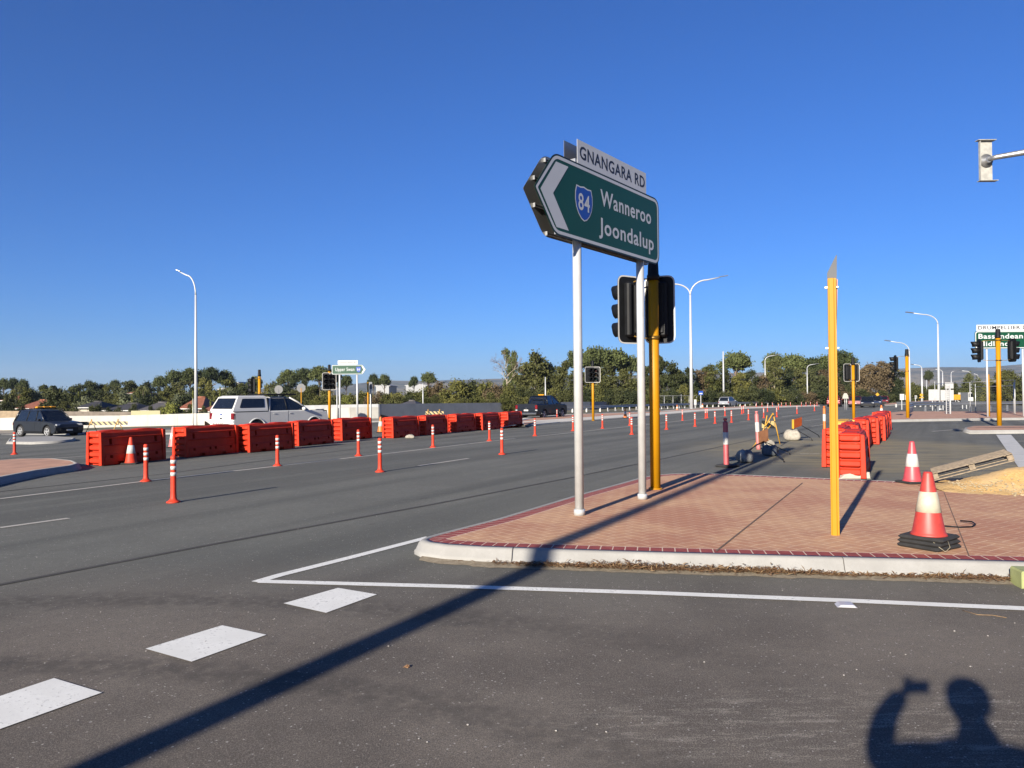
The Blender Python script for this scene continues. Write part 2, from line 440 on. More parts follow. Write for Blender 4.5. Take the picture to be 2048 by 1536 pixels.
# ---------------------------------------------------------------- kerbed islands
cm = MT('kerb_concrete', .88)
a1 = cm.noise(3, 6, rough=.7); a2 = cm.noise(60, 3); zz = cm.xyz()[2]
cc = cm.mix(a1.step(.35, .7), (.245,.240,.225), (.29,.285,.27))
cc = cm.mix(a2.step(.55, .75)*.35, cc, (.22,.205,.18))
cm.color(cc); cm.bump(a2+a1, .3, .004); M_kerb = cm.mat
def herring(name, rot, lo, hi, joint, dirtc):
    m = MT(name, .85); U, V, _ = m.xyz(rot=rot)
    x = U/.128; y = V/.128; ix = x.floor(); iy = y.floor(); fx = x-ix; fy = y-iy
    k = (ix-iy); k = k-((k/4.0).floor()*4.0)
    e = .062
    L = fx.lt(e); Rt = fx.gt(1-e); B = fy.lt(e); T = fy.gt(1-e)
    k0 = k.eq(0.0); k1 = k.eq(1.0); k2 = k.eq(2.0); k3 = k.eq(3.0)
    j0 = B.mx(T).mx(L)*k0; j1 = B.mx(T).mx(Rt)*k1
    # cells 2 and 3 belong to upright bricks: 2 is the upper half? pair (i,j)k=3 below (i,j+1)k=2
    j3 = L.mx(Rt).mx(B)*k3; j2 = L.mx(Rt).mx(T)*k2
    J = j0.mx(j1).mx(j2).mx(j3)
    n = m.noise(.8, 5, rough=.65); n2 = m.noise(30, 4); n3 = m.noise(7, 4, stretch=(1, 1, 1))
    c = m.mix(n.step(.38, .62), lo, hi); c = m.mix(n3.step(.35, .7)*.45, c, dirtc)
    c = m.mix(J*(n.step(.25, .55)*.42+.22), c, joint)
    c = m.mix(n2.step(.55, .8)*.3, c, (.30,.22,.17))
    m.color(c); m.bump(n2-J*.6, .3, .006); return m.mat
M_herr = herring('stamped_herringbone_paving', R(-35), (.38,.170,.092), (.50,.285,.150), (.66,.46,.30), (.33,.165,.100))
M_pave = mt('far_brick_paving', (.46,.255,.165), .9, var=.2, scale=2.0, k=.85)
M_joint = mt('paving_groove', (.20,.13,.09), .9, var=.2)

def kerb_ring(mb, pts, closed=True, hgt=.15, wid=.15):
    """outline of ground contact points, counter-clockwise seen from above; returns inner edge"""
    P2 = [Vector((p[0], p[1])) for p in pts]; n = len(P2)
    prof = ((0, 0), (0, hgt*.30), (wid*.10, hgt*.36), (wid*.34, hgt*.86), (wid*.46, hgt*.97), (wid*.6, hgt), (wid, hgt), (wid, hgt-.06))
    nor = []
    for i in range(n):
        a = P2[i-1] if (closed or i) else P2[i]; c_ = P2[(i+1) % n] if (closed or i < n-1) else P2[i]
        t = (c_-a).normalized(); nor.append(Vector((-t.y, t.x)))
    b = len(mb.v)
    for i in range(n):
        for (w_, h_) in prof:
            q = P2[i]+nor[i]*w_; mb.v.append((q.x, q.y, Z(q.x, q.y)+h_-(.03 if h_ == 0 else 0)))
    k = len(prof)
    for i in range(n if closed else n-1):
        j = (i+1) % n
        for q in range(k-1): mb.f.append([b+i*k+q, b+j*k+q, b+j*k+q+1, b+i*k+q+1]); mb.m.append(0); mb.sm.append(True)
    return [P2[i]+nor[i]*(wid) for i in range(n)], nor
def smooth_path(pts, n=6):
    o = []; N = len(pts)
    for i in range(N):
        p0, p1, p2, p3 = pts[i-1], pts[i], pts[(i+1) % N], pts[(i+2) % N]
        for k in range(n):
            t = k/n; o.append(.5*((2*p1)+(p2-p0)*t+(2*p0-5*p1+4*p2-p3)*t*t+(3*p1-p0-3*p2+p3)*t*t*t))
    return o
def flat_fill(mb, pts, h):
    vs = [(p[0], p[1], Z(p[0], p[1])+h) for p in pts]; mb.add(vs, [list(range(len(vs)))])
# near island
V2 = lambda x, y: Vector((x, y))
out = [V2(13.0, 5.45), V2(9.0, 6.12), V2(6.5, 6.52), V2(4.52, 6.86), V2(2.6, 7.19), V2(1.2, 7.44), V2(.2, 7.64), V2(-.35, 7.77), V2(-.72, 7.90), V2(-.95, 8.05), V2(-1.06, 8.25), V2(-1.02, 8.46), V2(-.90, 8.68),
       V2(-.22, 9.75), V2(.90, 11.84), V2(1.70, 13.2), V2(2.30, 14.25), V2(2.62, 14.66), V2(3.05, 14.88), V2(3.66, 14.90), V2(4.4, 14.55), V2(5.8, 13.75), V2(6.78, 13.2), V2(7.7, 12.45), V2(8.8, 11.4), V2(11, 10.2), V2(13, 9.6)]
# counter-clockwise from above means interior on the left of travel; this list runs clockwise on the near edge, so reverse
out = list(reversed(out))
def area(q): return sum(q[i][0]*q[(i+1) % len(q)][1]-q[(i+1) % len(q)][0]*q[i][1] for i in range(len(q)))
def island(outline, fillmat, name='kerb', pname='pavement', wid=.15, hgt=.15, border=None, sub=1, kmat=None):
    if area(outline) < 0: outline = list(reversed(outline))
    mb = MB(); inner, nor = kerb_ring(mb, outline, True, hgt, wid)
    k = mb.build(name, kmat or M_kerb); tag(k, kind='structure')
    if border:
        bw, bm = border; inn2 = [inner[i]+nor[i]*bw for i in range(len(inner))]
        b = MB(); n = len(inner)
        for i in range(n):
            j = (i+1) % n
            b.add([(q.x, q.y, Z(q.x, q.y)+hgt-.001) for q in (inner[i], inner[j], inn2[j], inn2[i])], [[0, 1, 2, 3]])
        o = b.build('pavement_border', bm); tag(o, kind='structure')
        me = o.data; uv = me.uv_layers.new(name='UVMap'); d = 0.0
        for i in range(n):
            L = (inner[(i+1) % n]-inner[i]).length
            for q, (a, c_) in enumerate(((d, 0), (d+L, 0), (d+L, bw), (d, bw))): uv.data[i*4+q].uv = (a, c_)
            d += L
        inner = inn2
    f = MB(); flat_fill(f, [(p.x, p.y) for p in inner], hgt-.001)
    p = f.build(pname, fillmat); tag(p, kind='structure')
    return inner
bm_ = MT('red_border_brick', .8); U, Vv, _ = bm_.xyz('UV')
fx = (U/.122).fract(); j = fx.lt(.085).mx((Vv.gt(.185)))
nb = bm_.noise(9, 4)
bm_.color(bm_.mix(j, bm_.mix(nb.step(.3, .7), (.195,.028,.022), (.27,.048,.036)), (.58,.44,.34))); bm_.bump(nb-j*.5, .25, .004)
island(out, M_herr, border=(.20, bm_.mat))
# grooves across the near island and kerb joints
mk = MB()
strip(mk, pxs((1432,1103),(1605,966), h=.15), .020, .1535); strip(mk, pxs((1888,985),(1938,1112), h=.15), .010, .1535)
tag(mk.build('pavement_groove', M_joint), kind='structure')
mk = MB()
for (ax, ay, tx, ty) in ((-.02, 7.685, 1, -.18), (3.05, 7.108, 1, -.165), (5.9, 6.62, 1, -.16)):
    t = Vector((tx, ty)).normalized(); n = Vector((-t.y, t.x)); rows = []
    for (w_, h_) in ((-.002, .0), (-.002, .046), (.013, .055), (.049, .131), (.067, .1475), (.09, .152), (.15, .152)):
        for s_ in (-.0035, .0035):
            q = Vector((ax, ay))+n*(w_-.004)+t*s_; rows.append((q.x, q.y, h_))
    mk.add(rows, [[2*i, 2*i+1, 2*i+3, 2*i+2] for i in range(6)])
tag(mk.build('kerb_joint', mt('kerb_gap', (.10,.09,.08), .9)), kind='structure')
# distant and side islands
def ring(*uv, h=0): return [Vector((p.x, p.y)) for p in pxs(*uv, h=h)]
island(ring((-260,1040),(-120,1000),(0,970),(80,953),(148,943),(163,938),(152,932),(110,927),(40,928),(-120,940),(-300,960)), M_pave)
island(ring((12,888),(60,889),(110,887),(148,883),(152,880),(110,876),(50,877),(18,880)), M_kerb, hgt=.12)
island(ring((1925,864),(1940,868),(2060,867),(2200,868),(2200,858),(2060,858),(1945,858),(1928,861)), M_pave)
island(ring((1700,846),(1745,845),(1900,842),(2048,840),(2200,838),(2200,826),(2048,826),(1900,826),(1800,826),(1740,833),(1705,840)), M_pave)
island(ring((1000,857),(1070,850),(1120,845),(1300,831.5),(1400,823),(1500,817),(1640,812.6),(1640,811),(1480,814.5),(1380,818.5),(1290,826),(1120,832),(1040,838),(1000,846)), M_pave, wid=1.5, kmat=mt('pale_median_concrete', (.60,.57,.50), .85, var=.08, scale=.5, k=.9))
island(ring((-200,884),(0,870),(150,869),(330,869),(430,868),(430,862),(150,863),(0,863),(-200,872)), mt('verge_sand', (.42,.36,.26), .95, var=.2, scale=1), hgt=.1, wid=.3)
island(ring((700,846),(900,840),(990,838),(990,834),(900,835.5),(700,840)), mt('verge_sand', (.42,.36,.26)), hgt=.1, wid=.3)
island(ring((1770,812),(1850,806),(1950,800),(2100,797),(2100,794),(1950,796.5),(1850,802),(1770,808)), M_pave, wid=.4)
# ================================================================ LARGE DIRECTION SIGN
pa = G(1159, 1030, .15); pb = G(1285, 998, .15); SD = (pb-pa); SA = math.atan2(SD.y, SD.x)
sg = thing('direction_sign', 'large green arrow-shaped road sign reading Wanneroo Joondalup with GNANGARA RD plate on two silver posts', 'road sign', pa, SA)
PL = SD.length
def rounded(pts, radii, n=6):
    o = []; N = len(pts)
    for i in range(N):
        a, b, c_ = Vector(pts[i-1]), Vector(pts[i]), Vector(pts[(i+1) % N]); r = radii[i]
        if r <= 0: o.append((b.x, b.y)); continue
        p = b+(a-b).normalized()*r; q = b+(c_-b).normalized()*r
        for k in range(n+1):
            t = k/n; w_ = p*(1-t)**2+b*2*t*(1-t)+q*t*t; o.append((w_.x, w_.y))
    return o
def sign_outline(d=0.0, flip=False, x0=-1.075, x1=2.255, z0=3.475, z1=4.475, nose=.43, r=.17):
    zc = (z0+z1)/2
    pts = [(x0+d*1.12, zc), (x0+nose+d*.55, z0+d), (x1-d, z0+d), (x1-d, z1-d), (x0+nose+d*.55, z1-d)]
    rr = max(.02, r-d)
    return rounded(pts, [.02, rr*.7, rr, rr, rr*.7])
def ring_mb(mb, outer, inner, y):
    n = len(outer)
    mb.add([(p[0], y, p[1]) for p in outer]+[(p[0], y, p[1]) for p in inner], [[i, (i+1) % n, n+(i+1) % n, n+i] for i in range(n)])
for (y0, y1, nm) in ((-.082, -.079, 'front_panel'), (.079, .082, 'rear_panel')):
    m = MB(); m.prism(sign_outline(), y0, y1)
    if nm == 'front_panel':
        fp = m.build(nm, M_green, sg)
    else: rp = m.build(nm, M_alu, sg)
m = MB(); ring_mb(m, sign_outline(.0), sign_outline(.012), -.0835); m.build('panel_edge', M_letterblack, fp)
m = MB(); ring_mb(m, sign_outline(.022), sign_outline(.062), -.0845); m.build('border', M_signwhite, fp)
m = MB(); m.add([(x, -.0845, z) for x, z in ((-.606,4.372),(-.324,4.372),(-.677,3.972),(-.327,3.573),(-.606,3.573),(-.95,3.972))], [[5, 4, 3, 2], [5, 2, 1, 0]]); m.build('chevron', M_signwhite, fp)
def shield(cx, cz, w_, h_, y):
    pts = []
    L = [(-.42,.5),(-.49,.30),(-.5,.08),(-.44,-.14),(-.32,-.32),(-.16,-.45),(0,-.5),(.16,-.45),(.32,-.32),(.44,-.14),(.5,.08),(.49,.30),(.42,.5),(.2,.485),(0,.52),(-.2,.485)]
    return [(cx+a*w_, y, cz+b*h_) for a, b in L]
q = shield(.048, 3.975, .44, .44, -.0843); m = MB(); m.add(q, [list(range(len(q)))]); sh = m.build('shield_border', M_signwhite, fp)
q = shield(.048, 3.975, .405, .405, -.0855); m = MB(); m.add(q, [list(range(len(q)))]); m.build('route_shield', M_signblue, fp)
m = MB(); text_mb('84', m, -.095, 3.885, .19, 4.105, -.087, .012); m.build('shield_number', M_signwhite, fp)
for tx_, q_ in (('Wanneroo', (.475, 4.045, 1.985, 4.265)), ('Joondalup', (.43, 3.60, 2.065, 3.885))):
    m = MB(); text_mb(tx_, m, *q_, -.0846, .017); m.build('lettering', M_signwhite, fp)
m = MB(); m.box((.868, -.080, 4.625), (1.94, .004, .31)); npl = m.build('street_name_plate', M_signwhite, sg)
m = MB(); text_mb('GNANGARA RD', m, -.045, 4.545, 1.79, 4.715, -.0835, .016); m.build('lettering', M_letterblack, npl)
m = MB(); m.box((.868, .080, 4.625), (2.06, .004, .31)); m.build('rear_name_plate', M_alu, sg)
for x in (0, PL):
    m = MB(); m.lathe([(.057, -.02), (.057, 4.36)], (x, 0, 0), 24); pst = m.build('post', M_galvpale, sg)
    m = MB(); m.lathe([(.072, 0), (.072, .07), (.060, .078)], (x, 0, 0), 24); m.box((x+.075, 0, .035), (.05, .03, .03)); m.build('base_collar', M_galvpale, pst)
# aluminium rails with their C ends on the inside of the rear panel
for z, xa in ((4.40, -.62), (4.13, -.86), (3.80, -.86), (3.50, -.60)):
    m = MB()
    for yy in (.066, -.066):
        s_ = 1 if yy > 0 else -1
        xm = (xa+2.18)/2; xw = 2.18-xa; m.box((xm, yy, z), (xw, .022, .008)); m.box((xm, yy, z+.028), (xw, .022, .008)); m.box((xm, yy+.010*s_, z+.014), (xw, .003, .036))
        m.box((xa-.003, yy, z+.014), (.012, .03, .05))
    m.build('rail', M_galv, sg)
for x in (-.12, .3, .8, 1.3, 1.75):
    m = MB(); m.box((x, 0, 4.50), (.045, .15, .05)); m.build('plate_bracket', M_galv, sg)

# ---------------------------------------------------------------- generic flag-arrow sign facing the camera side
def arrow_sign(label, base_u, depth, uL, uR, vT, vB, text, plate, plate_uv, chev, shieldtxt, post_us, base_z=None, second=None, tu=None):
    b = S(base_u, depth); o = thing('direction_sign', label, 'road sign', b, 0)
    k = depth/F
    def X_(u): return P(u, 780, depth).x-b.x
    def Z_(v, u=base_u): return P(u, v, depth).z-b.z
    x0, x1, z0, z1 = X_(uL), X_(uR), Z_(vB), Z_(vT)
    h = z1-z0
    def ol(d):
        if chev == 'right':
            zc = (z0+z1)/2; return rounded([(x0+d, z0+d), (x1-h*.35-d*.5, z0+d), (x1-d*1.1, zc), (x1-h*.35-d*.5, z1-d), (x0+d, z1-d)], [h*.12, h*.08, .01, h*.08, h*.12], 4)
        return rounded([(x0+d, z0+d), (x1-d, z0+d), (x1-d, z1-d), (x0+d, z1-d)], [h*.14]*4, 4)
    m = MB(); m.prism(ol(0), -.03, .0); pn = m.build('panel', M_green, o)
    m = MB(); ring_mb(m, ol(h*.02), ol(h*.065), -.035); m.build('border', M_signwhite, pn)
    m = MB(); rows = [text]+([second] if second else [])
    tx0, tx1 = X_(tu[0]), X_(tu[1])
    if second:
        text_mb(text, m, tx0, z0+h*.56, tx1, z0+h*.84, -.036, .02); text_mb(second, m, tx0, z0+h*.14, tx0+(tx1-tx0)*.68, z0+h*.42, -.036, .02)
    else: text_mb(text, m, tx0, z0+h*.24, tx1, z0+h*.72, -.036, .0)
    m.build('lettering', M_signwhite, pn)
    if chev == 'right':
        xc = x1-h*.36; m = MB(); m.add([(x, -.036, z) for x, z in ((xc-.06,z1-h*.14),(xc+.04,z1-h*.14),(xc+.17,(z0+z1)/2),(xc+.04,z0+h*.14),(xc-.06,z0+h*.14),(xc+.07,(z0+z1)/2))], [[5, 4, 3, 2], [5, 2, 1, 0]]); m.build('chevron', M_signwhite, pn)
        q = shield(xc-h*.40, (z0+z1)/2, h*.50, h*.60, -.036); m = MB(); m.add(q, [list(range(len(q)))]); m.build('route_shield', M_signblue, pn)
        m = MB(); text_mb(shieldtxt, m, xc-h*.55, z0+h*.38, xc-h*.25, z0+h*.64, -.042, .0); m.build('shield_number', M_signwhite, pn)
    a, c_, t_, bb = plate_uv
    m = MB(); xx0, xx1, zz0, zz1 = X_(a), X_(c_), Z_(bb), Z_(t_)
    m.box(((xx0+xx1)/2, -.015, (zz0+zz1)/2), (xx1-xx0, .012, zz1-zz0)); np_ = m.build('street_name_plate', M_signwhite, o)
    m = MB(); w_ = xx1-xx0; hh = zz1-zz0; text_mb(plate, m, xx0+w_*.03, zz0+hh*.24, xx1-w_*.03, zz1-hh*.2, -.026, .012); m.build('lettering', M_letterblack, np_)
    for u in post_us:
        m = MB(); m.lathe([(.06, -.05), (.06, z1-.1)], (X_(u), .07, 0), 12); m.lathe([(.12, 0), (.12, .08)], (X_(u), .07, 0), 12); m.build('post', M_lampwhite, o)
    return o
arrow_sign('distant green arrow sign reading Upper Swan with GNANGARA RD plate above', 679, 49, 664, 732, 730, 749, 'Upper Swan', 'GNANGARA RD', (676, 716, 721, 729), 'right', '84', (679, 714), tu=(671, 709))
arrow_sign('green sign reading Bassendean Midland with white DRUMPELLIER DR plate at the right edge', 1975, 51, 1951, 2108, 662, 697.5, 'Bassendean', 'DRUMPELLIER DR', (1954.5, 2068, 649.5, 662), 'none', '', (1976, 2048), second='Midland', tu=(1958, 2047))

# ================================================================ TRAFFIC SIGNALS
def signal_head(parent, loc, az, white=True, H_=1.12, W_=.56):
    """lantern with three aspects facing azimuth az (0 = away from the camera, clockwise), local -Y of the head is its back"""
    M = Matrix.Translation(loc) @ Matrix.Rotation(-az, 4, 'Z')
    def TB(m):
        m.v = [tuple(M @ Vector(v)) for v in m.v]; return m
    bo = rounded([(-W_/2, -H_/2), (W_/2, -H_/2), (W_/2, H_/2), (-W_/2, H_/2)], [.13]*4)
    bi = rounded([(-W_/2+.022, -H_/2+.022), (W_/2-.022, -H_/2+.022), (W_/2-.022, H_/2-.022), (-W_/2+.022, H_/2-.022)], [.11]*4)
    m = MB(); m.prism(bo, .10, .106); hd = TB(m).build('signal_head', M_black, parent)
    if white:
        m = MB(); ring_mb(m, bo, bi, .098); m.prism(bo, .107, .110) if False else None
        n = len(bo)
        m.add([(p[0], .1085, p[1]) for p in bi]+[(p[0], .1085, p[1]) for p in bo], [[i, (i+1) % n, n+(i+1) % n, n+i] for i in range(n)])
        TB(m).build('white_border', M_white, hd)
    m = MB()
    m.box((0, .04, 0), (.27, .12, H_*.80), bev=.03); m.box((-.10, -.035, 0), (.02, .04, H_*.74)); m.box((.03, -.035, 0), (.09, .035, H_*.70), bev=.01)
    TB(m).build('housing', M_black, hd)
    for i, z in enumerate((.31, 0, -.31)):
        z *= H_/1.12
        m = MB(); ns = 14; r = .135; vs = []
        for k in range(ns+1):
            th = R(-60+300*k/ns); x, zz = r*math.cos(th), z+r*math.sin(th)
            ln = .27+.08*max(0, math.sin(th))
            vs += [(x, .106, zz), (x, .106+ln, zz-.01), (x*.95, .106+ln, z+(zz-z)*.95-.01), (x*.95, .106, z+(zz-z)*.95)]
        fs = []
        for k in range(ns):
            for q in range(4): fs.append([k*4+q, k*4+(q+1) % 4, (k+1)*4+(q+1) % 4, (k+1)*4+q])
        m.add(vs, fs, 0, True); TB(m).build('visor', M_black, hd)
        m = MB(); m.lathe([(.11, .107), (.11, .115), (.05, .13), (.0001, .133)], (0, 0, z), 14, Matrix.Rotation(R(-90), 3, 'X'))
        TB(m).build('lens', mt('lens_%d' % i, ((.03,.004,.003), (.035,.018,.002), (.003,.02,.012))[i], .2), hd)
    return hd
M_brass = mt('brass_bracket', (.45,.27,.06), .4, .5)
def signal(label, base, top, heads, pr=.075, group='traffic signal poles', ytop=None):
    o = thing('traffic_signal', label, 'traffic light', base, 0, group)
    m = MB(); m.lathe([(pr, -.03), (pr, top-.02)], n=20); m.lathe([(pr+.03, 0), (pr+.03, .02)], n=20); m.build('pole', M_yellow, o)
    m = MB(); m.lathe([(pr*1.25, top-.05), (pr*1.25, top+.03), (pr*1.1, top+.05), (pr*.95, top+.36), (pr*.8, top+.38)], n=20); m.build('finial', M_black, o)
    for hh_ in heads:
        dx_, dz, az, white = hh_[:4]; W_ = hh_[4] if len(hh_) > 4 else .56
        fy = .13*math.cos(az); fx = dx_+.07*math.sin(az)
        hd = signal_head(o, (fx, fy, dz), az, white, W_=W_)
        for zz in (.48, -.48):
            m = MB()
            m.tube([(0, 0, dz+zz), (fx*.6, fy*.4, dz+zz), (fx, fy*.8, dz+zz*.92)], .012, 6)
            m.lathe([(pr+.012, dz+zz-.03), (pr+.012, dz+zz+.03)], n=16); m.box((pr+.03, -.02, dz+zz), (.05, .03, .03))
            m.build('bracket', M_brass, o)
    return o
p0 = G(1311, 978, .15)
signal('nearest yellow traffic light pole seen from behind beside the large green sign', p0, 3.42, [(-.265, 2.92, R(-34), True, .50), (.085, 2.92, R(20), True, .50)], .082)
def sigpx(label, u, depth, vtop, heads, pr=.09):
    b = S(u, depth); top = P(u, vtop, depth).z-b.z
    hs = []
    for hh_ in heads:
        uc, v0, v1, az, white = hh_[:5]
        hs.append((P(uc, 780, depth).x-b.x, P(uc, (v0+v1)/2, depth).z-b.z, az, white)+tuple(hh_[5:]))
    return signal(label, b, top, hs, pr)
sigpx('yellow traffic light pole at right edge with two black heads in front of green sign', 1998, 36.8, 674, [(1968, 677, 725, R(-75), False), (2019, 674, 727, R(85), False)], .105)
sigpx('yellow traffic light pole on far brick island with one head facing left', 1815, 50, 710, [(1797, 708, 747, R(-80), False)], .105)
sigpx('yellow traffic light pole behind the right hand red barriers with white rimmed head', 1707, 48, 728, [(1700, 727, 763, R(-15), True), (1709, 727, 763, R(40), True)])
sigpx('yellow traffic light pole on the median seen between the two sign posts', 1186, 55, 732, [(1179.5, 733, 766, R(172), True, .78), (1193, 733, 766, R(196), True, .62)])
sigpx('yellow traffic light pole standing behind red barriers beside white pickup bonnet', 659, 50, 741, [(653, 745.5, 780, R(168), True, .5), (669.5, 745.5, 780, R(200), True, .5)])
sigpx('yellow traffic light pole above the white pickup canopy with side facing head', 519, 50, 751, [(511, 756, 786, R(-85), False)])
# thin yellow push-button posts
def ypost(label, u, v0, v1, depth, r=.05):
    b = S(u, depth); m = MB(); h0 = P(u, v0, depth).z-b.z
    m.lathe([(r, -.05), (r, h0)]); m.lathe([(r*1.15, h0), (r*1.15, h0+.03), (.001, h0+.06)])
    return tag(m.build('yellow_post', M_yellow, loc=b), label, 'post')
ypost('short yellow post beside white sign post on far brick island', 1977, 750, 833, 52, .085)
ypost('thin yellow post right of the Upper Swan sign behind red barriers', 736, 766, 836, 52)

# ---------------------------------------------------------------- yellow blade post on the near island
b = G(1671, 1070, .15); rz = -math.atan2(b.x, b.y)
o = thing('marker_post', 'tall yellow channel post with pointed grey sign blade seen edge-on on near island', 'sign post', b, rz+R(3))
m = MB()
m.box((-.008, 0, 1.38), (.052, .06, 2.79), bev=.005); m.box((.028, .012, 1.38), (.024, .045, 2.788)); m.box((-.038, .012, 1.38), (.010, .05, 2.788))
m.build('post', M_yellow, o)
m = MB()
# blade: thin sheet seen nearly edge-on
pts = [(-.060, 1.9), (-.060, 2.93), (.050, 3.10), (.052, 2.75), (.030, 1.9)]
m.prism([(-.045, 1.45), (.010, 1.45), (.024, 2.1), (.052, 2.80), (.056, 3.03), (.048, 3.03), (-.045, 2.84)], .046, .052)
m.build('sign_blade', mt('grey_blade_sheet', (.075,.085,.10), .6), o)
m = MB(); m.prism([(.022, 1.60), (.027, 1.60), (.060, 2.77), (.034, 2.77)], .053, .07); m.build('orange_edge', mt('orange_sheeting', (.72,.25,.05), .5), o)
for z in (2.68, 2.02):
    m = MB(); m.box((-.058, .03, z), (.03, .03, .018)); m.box((.055, .03, z), (.02, .03, .014)); m.build('bolt', M_galv, o)

# ---------------------------------------------------------------- signal mast arm end at the top right (mast stands outside the frame)
q = P(1971, 322, 17.0)
o = thing('signal_mast', 'galvanised mast arm entering at top right ending in an upright mounting channel', 'mast arm', S(2330, 15.6, 800), 0)
bz = o.location; q = q-bz
m = MB(); m.box((q.x-.005, q.y, q.z), (.285, .012, .89)); m.box((q.x-.145, q.y-.03, q.z), (.012, .07, .89)); m.box((q.x+.14, q.y+.03, q.z), (.012, .07, .89))
m.box((q.x, q.y-.02, q.z+.45), (.40, .14, .012)); m.box((q.x+.03, q.y-.02, q.z-.45), (.40, .14, .012)); m.build('mounting_channel', mt('spangled_galvanising', (.60,.59,.53), .55, .2, var=.2, scale=9, dirt=((.42,.41,.38), .5, .6)), o)
m = MB(); m.lathe([(.145, 0), (.145, .03), (.07, .04), (.07, .12)], q+Vector((0, -.01, 0)), 20, Matrix.Rotation(R(90), 3, 'X')); m.build('flange', M_galv, o)
m = MB(); m.tube([q+Vector((0, -.10, 0)), q+Vector((.1, -.20, .02)), q+Vector((1.6, -.9, .13)), Vector((0, 0, q.z+.30))], [.05, .055, .085, .12], 14)
m.tube([(0, 0, -.1), (0, 0, q.z+.9)], [.16, .12], 16); m.build('arm', M_galv, o)

# the tall pole behind the photographer whose shadow crosses the scene
g0 = G(1000, 1168); dd = Vector((math.sin(R(28.2)), math.cos(R(28.2)), 0)); pb_ = g0-dd*13.5
o = thing('street_lamp', 'galvanised street lamp behind the camera casting the long diagonal shadow', 'street lamp', (pb_.x, pb_.y, Z(pb_.x, pb_.y)), R(60), 'street lamps')
m = MB(); m.tube([(0, 0, -.1), (0, 0, 4), (0, 0, 10.2)], [.15, .13, .08], 16); m.build('pole', M_lampwhite, o)
m = MB(); m.tube([(0, 0, 10.15), (.3, 0, 10.6), (1.2, 0, 10.8)], [.06, .05, .04], 10); m.build('arm', M_lampwhite, o)
m = MB(); m.box((1.5, 0, 10.83), (.7, .3, .1), bev=.03); m.build('luminaire', M_galv, o)

# ================================================================ STREET LAMPS
def lamp(label, u, depth, vtop, ends, r0=.14, double=None, vb=800):
    """ends: list of (u,v) of the luminaire tips"""
    b = S(u, depth); o = thing('street_lamp', label, 'street lamp', b, 0, 'street lamps')
    top = P(u, vtop, depth).z-b.z
    tops = []
    rt = r0*.5
    m = MB(); m.tube([(0, 0, -.1), (0, 0, top*.5), (0, 0, top)], [r0, r0*.75, rt], 12); m.lathe([(r0*1.9, 0), (r0*1.9, .12), (r0*1.2, .16)], n=12); m.build('pole', M_lampwhite, o)
    for (ue, ve) in ends:
        e = P(ue, ve, depth)-b; d = e.x; hh = e.z-top
        path = [Vector((0, 0, top-.02))]
        for k in range(1, 9):
            t = k/8; th = t*math.pi/2
            path.append(Vector((d*.45*(1-math.cos(th)), 0, top+hh*.80*math.sin(th))))
        path.append(Vector((d*.78, 0, top+hh*.93)))
        m = MB(); m.tube(path, [rt]+[rt*.8]*8+[rt*.6], 8); m.build('arm', M_lampwhite, o)
        m = MB(); a = math.atan2(hh*.07, d*.22) if d > 0 else math.atan2(hh*.07, -d*.22)
        M_ = Matrix.Rotation(-math.copysign(a, d), 3, 'Y')
        m.box((d*.88, 0, e.z-.02), (abs(d)*.24, .28, .10), M=M_, bev=.03); m.build('luminaire', M_galv, o)
    return o
lamp('tall white street lamp at left with single curved arm above the concrete wall', 392, 72, 590, [(352, 541)], .17)
lamp('tall twin arm street lamp with a curved arm to each side behind the main road', 1383, 98, 590, [(1310, 563), (1456, 552)], .24)
lamp('single arm street lamp behind the mesh fence left of the pine row', 1531, 150, 722, [(1560, 709)], .17)
lamp('single arm street lamp in front of the dark pine trunks', 1615, 165, 737, [(1638, 727)], .16)
lamp('tall single arm street lamp right of centre with long curved arm facing left', 1878, 85, 648, [(1811, 624.5)], .15)
lamp('single arm street lamp rising just right of the far island signal pole', 1820, 110, 702, [(1769, 681)], .15)
lamp('single arm street lamp left of the far island signal pole in front of dark trees', 1771.5, 190, 746, [(1784, 741)], .22)
lamp('curved arm street lamp between the far island pole and the tall lamp', 1844.5, 140, 737, [(1822, 728.5)], .18)
lamp('small street lamp with curved arm right of the distant dark round tree', 1942.5, 170, 748, [(1918, 741)], .2)
lamp('thin street lamp behind the white sign boards near the tall lamp', 1886, 200, 745, [(1866, 738)], .2)
lamp('faint distant street lamp left of the dark round tree', 1903, 260, 748, [(1910, 742)], .2)
lamp('distant street lamp right of the dark round tree beside the mast', 1957, 200, 754, [(1945, 747)], .2)
def plainpole(label, u, v0, depth, r=.08, name='pole', mat=None):
    b = S(u, depth); m = MB(); m.tube([(0, 0, -.1), (0, 0, P(u, v0, depth).z-b.z)], [r, r*.55], 10); m.lathe([(r*1.8, 0), (r*1.8, .1), (r, .12)], n=10)
    return tag(m.build(name, mat or M_lampwhite, loc=b), label, 'pole')
plainpole('plain white tapering pole rising behind the silver hatchback', 1447.5, 703, 140, .2)
plainpole('thin grey pole among trees behind the grey barrier wall left of centre', 846, 767, 85, .08)
plainpole('thin pale pole in front of trees right of the dark pickup', 1091, 754, 95, .1)
plainpole('thin grey pole in front of dark trees left of the far island pole', 1778, 752, 170, .1)
plainpole('thin pole under the small umbrella tree at far right', 1853.5, 760, 200, .12)
plainpole('thin white post beside the left street lamp', 386, 797, 70, .05)
plainpole('thin silver pole behind the Upper Swan sign posts', 674, 775, 66, .06)

